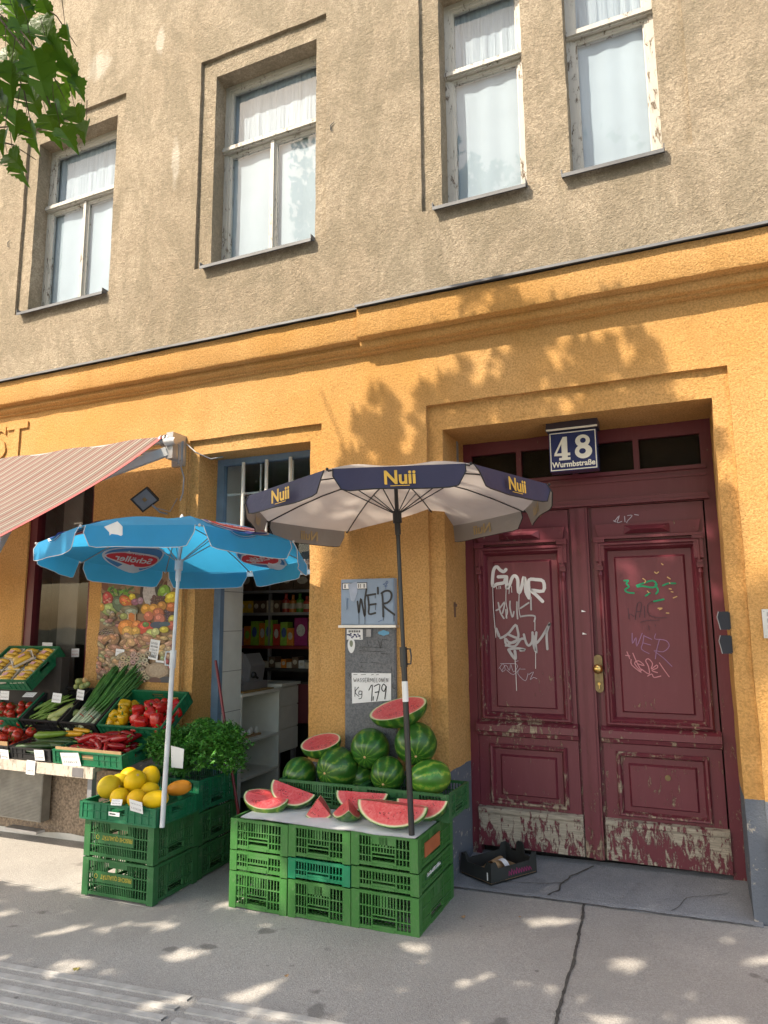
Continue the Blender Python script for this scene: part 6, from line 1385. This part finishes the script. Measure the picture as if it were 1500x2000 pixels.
mb = MB(); mb.ball((-3.40, .70, 1.12), .028, seg=14); mb.tube([(-3.40, .70, 1.12), (-3.38, .74, 1.09)], .01, 8); mb.shift(SH).build('knob', M['black_plastic'], s, smooth=True)
mb = MB(); mb.box(-3.46, -3.35, .50, .95, .986, .996); tag(mb.shift(SH).build('chopping_board', simple('board_ochre', (.35, .22, .08), .6)), 'ochre chopping board at the edge of the white worktop', 'board')
# product shelving against the back of the shop
s = thing('goods_shelf', (-3.4, 1.9, 0), 'dark shelving full of colourful packets at the back of the shop', 'shelf')
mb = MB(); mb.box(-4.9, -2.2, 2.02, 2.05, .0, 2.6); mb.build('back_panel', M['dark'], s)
for z, mt in ((1.00, 'dark'), (1.12+.0, 'dark'), (1.335, 'pep_red'), (1.66, 'metal_grey'), (1.88, 'metal_grey'), (2.15, 'metal_grey')):
    mb = MB(); mb.box(-4.9, -2.2, 1.62, 2.02, z-.02, z-.004); mb.box(-4.9, -2.2, 1.60, 1.62, z-.028, z, 0); mb.build('shelf_board', simple('board_%d' % int(z*100), (.20, .02, .02), .5) if mt == 'pep_red' else M[mt], s)
for x in (-4.45, -3.86, -3.30, -2.75): mb = MB(); mb.box(x-.01, x+.01, 1.65, 1.69, .9, 2.6); mb.build('upright', M['metal_grey'], s)
rr = random.Random(9)
cols = {'red': (.45, .03, .02), 'orange': (.60, .20, .02), 'green': (.10, .32, .05), 'lime': (.25, .45, .05), 'violet': (.16, .05, .22), 'magenta': (.28, .02, .14), 'yellow': (.62, .42, .03), 'brown': (.13, .08, .05), 'blue': (.06, .12, .35), 'cream': (.50, .45, .36), 'white': (.55, .55, .53)}
PM = {k: simple('packet_'+k, v, .35, .25, 30) for k, v in cols.items()}
cnt = {}
def packet(x, y, z, w_, d, h, c, c2, label, kind=0):
    key = (kind, c, c2); o = thing('packet', (x, y, z), label, 'packet', 'goods on the shop shelf')
    mb = MB()
    if kind == 0: mb.box(x-w_/2, x+w_/2, y, y+d, z, z+h)
    elif kind == 1: mb.prism([(x-w_/2, y+.02, z), (x+w_/2, y+.02, z), (x+w_/2*.9, y, z+h*.5), (x+w_/2*.8, y+.02, z+h), (x-w_/2*.8, y+.02, z+h), (x-w_/2*.9, y, z+h*.5)], (0, d, 0))
    else: mb.tube([(x, y+d/2, z), (x, y+d/2, z+h*.65), (x, y+d/2, z+h*.75), (x, y+d/2, z+h)], [w_/2, w_/2, w_/5, w_/5], 12)
    mb.build('wrap', PM[c], o); mb = MB()
    if kind == 2: mb.tube([(x, y+d/2, z+h*.2), (x, y+d/2, z+h*.5)], w_/2+.001, 12)
    else: mb.add([(x+w_*.33*cos(q), y-.0015, z+h*.55+h*.22*sin(q)) for q in [2*pi*i/12 for i in range(12)]], [tuple(range(12))])
    mb.build('printed_mark', PM[c2], o)
lab = lambda c, what, row: '%s %s %s' % (c, what, row)
x = -4.26; k = 0
ORD = 'first second third fourth fifth sixth seventh eighth ninth tenth eleventh twelfth thirteenth fourteenth fifteenth'.split()
for c, c2, kd, w_, h in (('violet', 'blue', 1, .09, .17), ('orange', 'lime', 1, .085, .19), ('lime', 'blue', 1, .09, .24), ('orange', 'white', 1, .08, .22), ('lime', 'blue', 1, .09, .25), ('red', 'white', 1, .08, .21), ('lime', 'blue', 1, .085, .23), ('orange', 'cream', 1, .08, .17), ('magenta', 'white', 0, .15, .27), ('brown', 'white', 2, .06, .23), ('cream', 'brown', 2, .06, .22), ('brown', 'cream', 2, .06, .23)):
    x += w_/2; packet(x, 1.66+rr.uniform(0, .02), 1.336, w_-.004, .10, h, c, c2, '%s packet with %s mark, %s from the left on the shop\'s red edged shelf' % (c, c2, ORD[k])); x += w_/2; k += 1
x = -4.26; k = 0
for i in range(13):
    c = ('yellow', 'yellow', 'brown', 'brown', 'cream', 'brown', 'red', 'orange', 'green', 'red', 'orange', 'green', 'yellow')[i]; w_ = .08 if i else .12; h = .12 if i < 6 else rr.uniform(.15, .2)
    x += w_/2; packet(x, 1.66, 1.661, w_-.006, .1, h, c, 'cream', '%s packet, %s from the left on the shelf above the red edge in the shop' % (c, ORD[k]), 0 if i < 6 else 2); x += w_/2; k += 1
x = -4.26; k = 0
for i in range(7):
    w_ = rr.uniform(.14, .20); c = rr.choice(('brown', 'brown', 'cream', 'brown')); x += w_/2; packet(x, 1.66, 1.881, w_-.01, .2, rr.uniform(.15, .22), c, 'cream', '%s carton, %s from the left on the upper shelf in the shop' % (c, ORD[k])); x += w_/2; k += 1
x = -4.15; k = 0
for i in range(13):
    w_ = rr.uniform(.06, .09); c = ('violet', 'violet', 'orange', 'cream', 'brown', 'cream', 'orange', 'cream', 'brown', 'white', 'cream', 'brown', 'white')[i]; x += w_/2; packet(x, 1.64, 1.122, w_-.006, .12, rr.uniform(.05, .11), c, 'cream', 'low %s packet, %s from the left on the shelf below the red edge' % (c, ORD[k])); x += w_/2; k += 1
mb = MB(); mb.box(-3.9, -3.1, 1.58, 1.62, .62, .98); tag(mb.build('dark_red_panel', simple('panel_dark_red', (.09, .01, .015), .5)), 'dark red panel below the goods shelf in the shop', 'panel')

# ------------------------------------------------------------------ street tree
TR = thing('street_tree', (-7.2, -6.1, -.15), 'leafy street tree whose toothed leaves hang into the upper left corner', 'tree')
M['bark'] = simple('bark', (.10, .075, .05), .9, .4, 10, bump=.02, bsc=20)
def leafmat():
    k = N('tree_leaf'); oi = k.t.nodes.new('ShaderNodeObjectInfo'); f = k.noise(6, 4); c = k.mix(k.ramp(f, (.3, 0), (.7, 1)), (.018, .065, .010), (.055, .15, .018)); k.out(c, .42, spec=.5)
    k.bump(k.noise(40, 3), .004)
    t = k.t; tl = t.nodes.new('ShaderNodeBsdfTranslucent'); c2 = k.mix(.6, c, (.20, .40, .02)); t.links.new(c2, tl.inputs[0]); mx = t.nodes.new('ShaderNodeMixShader'); mx.inputs[0].default_value = .42
    t.links.new(k.b.outputs[0], mx.inputs[1]); t.links.new(tl.outputs[0], mx.inputs[2]); t.links.new(mx.outputs[0], t.nodes['Material Output'].inputs[0]); return k.mat
M['leaf'] = leafmat()
rt = random.Random(4)
base = Vector((-7.2, -6.1, -.15)); fork = Vector((-6.8, -6.2, 3.4)); limbs = MB(); tk = MB()
tk.tube([base, base+Vector((.02, 0, .3)), Vector((-7.05, -6.12, 1.6)), fork, Vector((-6.3, -6.4, 5.2)), Vector((-5.8, -6.6, 7.2)), Vector((-5.6, -6.7, 8.6))], [.22, .17, .15, .135, .11, .07, .03], 12)
tk.build('trunk', M['bark'], TR, smooth=True)
for tip, r0 in (((-4.0, -5.3, 6.9), .06), ((-3.4, -6.3, 6.0), .06), ((-4.6, -7.6, 6.2), .06), ((-2.6, -5.7, 7.6), .05), ((-5.3, -5.0, 5.2), .05), ((-3.0, -7.2, 8.2), .05), ((-5.5, -8.0, 7.6), .05), ((-4.2, -5.6, 9.2), .05)):
    p0 = Vector((-6.8, -6.2, 3.4)).lerp(Vector((-5.8, -6.6, 7.2)), rt.random()*.8); t = Vector(tip); m_ = p0.lerp(t, .5)+Vector((0, 0, .35)); limbs.tube([p0, m_, t], [r0, r0*.6, r0*.15], 8)
# the long low branch whose leaves hang into the picture
for pz in ((-3.4, -2.7, 6.9), (-2.3, -2.6, 6.7), (-4.2, -2.6, 6.9)): limbs.tube([Vector((-5.9, -6.55, 6.9)), Vector((-4.6, -4.8, 7.4)), Vector(pz)], [.04, .025, .006], 8)
HB = [fork, Vector((-5.6, -5.2, 3.9)), Vector((-3.6, -3.9, 3.8)), P(-160, -60, -2.35), P(-30, 0, -2.45), P(60, 110, -2.5), P(100, 210, -2.52)]
limbs.tube(HB, [.06, .045, .025, .012, .006, .004, .002], 8); limbs.build('limb', M['bark'], TR, smooth=True)
cr = MB()
def shade(x, z):
    """how densely the crown stands between the sun and the point of the facade plane (x, z)"""
    nz = noise.noise(Vector((x*1.1, z*1.1, 4.2)))*.35
    if x > .26 and z > 1.95: return 0
    dy = (z-1.42)/1.4; dx = (x+1.10)+.7*dy
    if dx*dx+dy*dy < .5: return .12      # an opening in the crown that lights the beige parasol
    if z > 3.9: return 0
    if z > 2.75:       # ragged upper lobes
        d = 0
        for cx, cz, rx, rz in ((-1.0, 3.62, .17, .17), (-.97, 3.25, .32, .26), (-.62, 3.08, .46, .22), (-.25, 3.12, .20, .20), (-1.92, 2.98, .17, .24), (-1.45, 3.0, .26, .20), (-1.2, 2.82, .45, .14), (-.5, 2.84, .6, .14)):
            if ((x-cx)/rx)**2+((z-cz)/rz)**2 < 1+nz: d = .95
        return d
    if z > .0:
        if x < -2.35: return 0
        if x > .24: return (.9 if 1.30 < z < 1.82+nz else 0) if x < .9 and z > .45 else (.0 if z > .45 else .9)
        if x < -1.9: return .45
        return .93
    if z > -1.35:
        if x < -2.9+.4*nz: return 0
        if x < -1.7: return .62 if noise.noise(Vector((x*3, z*1.6, 8))) > -.22 else .10
        return .96
    return .96 if z < -1.35+nz else .8
def leaf_poly(mb, c, e1, e2, s, curl=.15, teeth=False):
    nn = e1.cross(e2)
    if not teeth:
        sh = ((0, -.5), (.28, -.38), (.5, -.05), (.30, .10), (.0, .58), (-.30, .10), (-.5, -.05), (-.28, -.38))
        pts = [c+e1*(u*s)+e2*(v*s)+nn*(s*curl*(abs(u)-.2)) for u, v in sh]; mb.add(pts, [(0, 1, 2, 3, 4), (0, 4, 5, 6, 7)]); return
    lobes = [(0, -.46), (.10, -.52), (.22, -.50), (.26, -.38), (.36, -.36), (.38, -.24), (.50, -.18), (.46, -.06), (.54, .04), (.44, .08), (.40, .18), (.30, .18), (.30, .30), (.22, .32), (.20, .46), (.12, .50), (.08, .64), (0, .82)]
    full = lobes+[(-u, v) for u, v in lobes[-2:0:-1]]
    def pt(u, v): return c+e1*(u*s)+e2*(v*s)+nn*(s*(.55*abs(u)**1.3-.30*max(0, v)**2-.05))
    mid = [pt(0, v) for v in (-.46, -.2, .1, .4, .82)]; vs = [pt(u, v) for u, v in full]; n = len(full); mb.add(vs+[pt(0, -.15), pt(0, .2)], [(i, (i+1) % n, n if full[i][1] < .03 else n+1) for i in range(n)]+[])
    mb.add([pt(0, -.15), pt(.46, -.06), pt(0, .2), pt(-.46, -.06)], [(0, 1, 2), (0, 2, 3)])
tries = 0; cnt_ = 0
while cnt_ < 19500 and tries < 120000:
    tries += 1; x = rt.uniform(-3.2, 4.2); z = rt.uniform(-4.6, 3.95)
    if z < -1.4: x = rt.uniform(-5.5, 4.0)
    dsh = shade(x, z)
    if rt.random() > dsh: continue
    if z > 2.3 and (rt.random() > .70 or noise.noise(Vector((x*5.5, z*5.5, 9))) > .22): continue
    # gaps so that coins of light reach the pavement
    if z < 0 and noise.noise(Vector((x*4.6, z*3.2, 1.5))) > .30: continue
    t = rt.uniform(2.1, 3.0) if z > 2.3 else (rt.uniform(4.2, 6.9) if z > 0 else max(rt.uniform(3.0, 5.6), (3.1-z)/1.4+rt.uniform(0, 1.2))); c = Vector((x-.7*t, -t, z+1.4*t))
    if c.z < 3.0 or (c-O).length < 1.7: continue
    dv = c-O; dz = dv.dot(_F)
    if dz > 0 and abs(dv.dot(CX))/dz < .70 and -.85 < dv.dot(CY)/dz < .85: continue     # nothing of the high crown is in the picture
    if z <= 2.3 and noise.noise(c*.9) < -.30: continue
    e1 = Vector((rt.gauss(0, 1), rt.gauss(0, 1), rt.gauss(0, 1))).normalized(); e2 = e1.cross(Vector((rt.gauss(0, 1), rt.gauss(0, 1), rt.gauss(0, 1)))).normalized()
    if z > 2.3:
        e1 = (Vector((1, 0, 0))+e1*.55).normalized(); e2 = (Vector((.25, -.4, .9))+e2*.6); e2 = (e2-e1*e2.dot(e1)).normalized(); leaf_poly(cr, c, e1, e2, rt.uniform(.09, .15), teeth=True)
    else: leaf_poly(cr, c, e1, e2, rt.uniform(.11, .19))
    cnt_ += 1
cr.build('crown', M['leaf'], TR)
print('leaves', cnt_, tries)
hl = MB(); tw = MB()
HL = [(35, 20, 70), (80, 60, 85), (10, 60, 60), (110, 105, 80), (40, 100, 75), (75, 140, 90), (135, 140, 70), (20, 150, 80), (110, 190, 80), (60, 190, 85), (150, 230, 75), (30, 235, 70), (100, 245, 85), (165, 250, 62), (60, 260, 60), (130, 265, 66), (25, 310, 60), (35, 330, 55), (5, 270, 55), (10, 110, 65), (5, 200, 70), (90, 20, 55), (60, 0, 60), (130, 70, 50), (150, 165, 48), (45, 60, 70), (15, 10, 60), (85, 100, 70), (50, 150, 75), (110, 215, 60), (-20, 60, 70), (-25, 140, 80), (-20, 230, 70), (-30, 300, 60), (0, 180, 60)]
for i, (px, py, sz) in enumerate(HL):
    y = -2.5+rt.uniform(-.12, .12); c = P(px, py, y); s = sz*.80/1354.5*(c-O).dot(_F)*rt.uniform(.85, 1.1)
    a = R(-60+rt.uniform(-38, 30)) if px > 0 else R(-90); d = (CX*cos(a)+CY*sin(a)*1.0+_F*rt.uniform(-.5, .5)).normalized(); e2 = d; e1 = e2.cross((-_F+CX*rt.uniform(-.8, .8)+CY*rt.uniform(-.5, .5))).normalized()
    leaf_poly(hl, c, e1, e2, s, teeth=True)
    st = c-e2*s*.45; q = st+Vector((rt.uniform(-.02, .02), .0, .05))-e2*.06; tw.tube([st, st.lerp(q, .5), q], [.0012, .0014, .002], 5)
for a_, b_ in (((-30, 0), (60, 110)), ((40, 60), (130, 200)), ((20, 120), (60, 240)), ((-20, 250), (60, 260)), ((60, -10), (150, 90)), ((-30, 270), (70, 312))): tw.tube([P(a_[0], a_[1], -2.5), P((a_[0]+b_[0])/2+6, (a_[1]+b_[1])/2-8, -2.48), P(b_[0], b_[1], -2.5)], [.004, .003, .0015], 6)
hl.build('foliage', M['leaf'], TR); tw.build('twigs', M['bark'], TR, smooth=True)
# a fallen leaf and crumbs
for q, (px, py) in enumerate(((1015, 1790), (1300, 1812), (560, 1905), (905, 1790))):
    mb = MB(); c = P(px, py, 0); d = c-O; c = O+d*((GZ(-1)+.006-O.z)/d.z); leaf_poly(mb, c, Vector((.8, .5, .2)).normalized(), Vector((-.5, .8, .1)).normalized(), .014+.004*q, teeth=True); tag(mb.build('fallen_leaf', M['cardboard']), ['tiny brown leaf scrap on the pavement just left of the long joint', 'tiny brown leaf scrap on the pavement in front of the red door', 'brown leaf scrap on the pavement in the foreground between the guide strips and crates', 'brown leaf scrap on the pavement right of the front crates'][q], 'leaf')
mb = MB(); c = P(150, 1892, 0); d = (c-O); c = O+d*((GZ(-3)+.006-O.z)/d.z); leaf_poly(mb, c, Vector((.8, .5, .1)).normalized(), Vector((-.5, .8, .1)).normalized(), .035, teeth=True); tag(mb.build('fallen_leaf', simple('dry_leaf', (.25, .22, .06), .8)), 'small yellow green fallen leaf on the pavement near the guide strips', 'leaf')
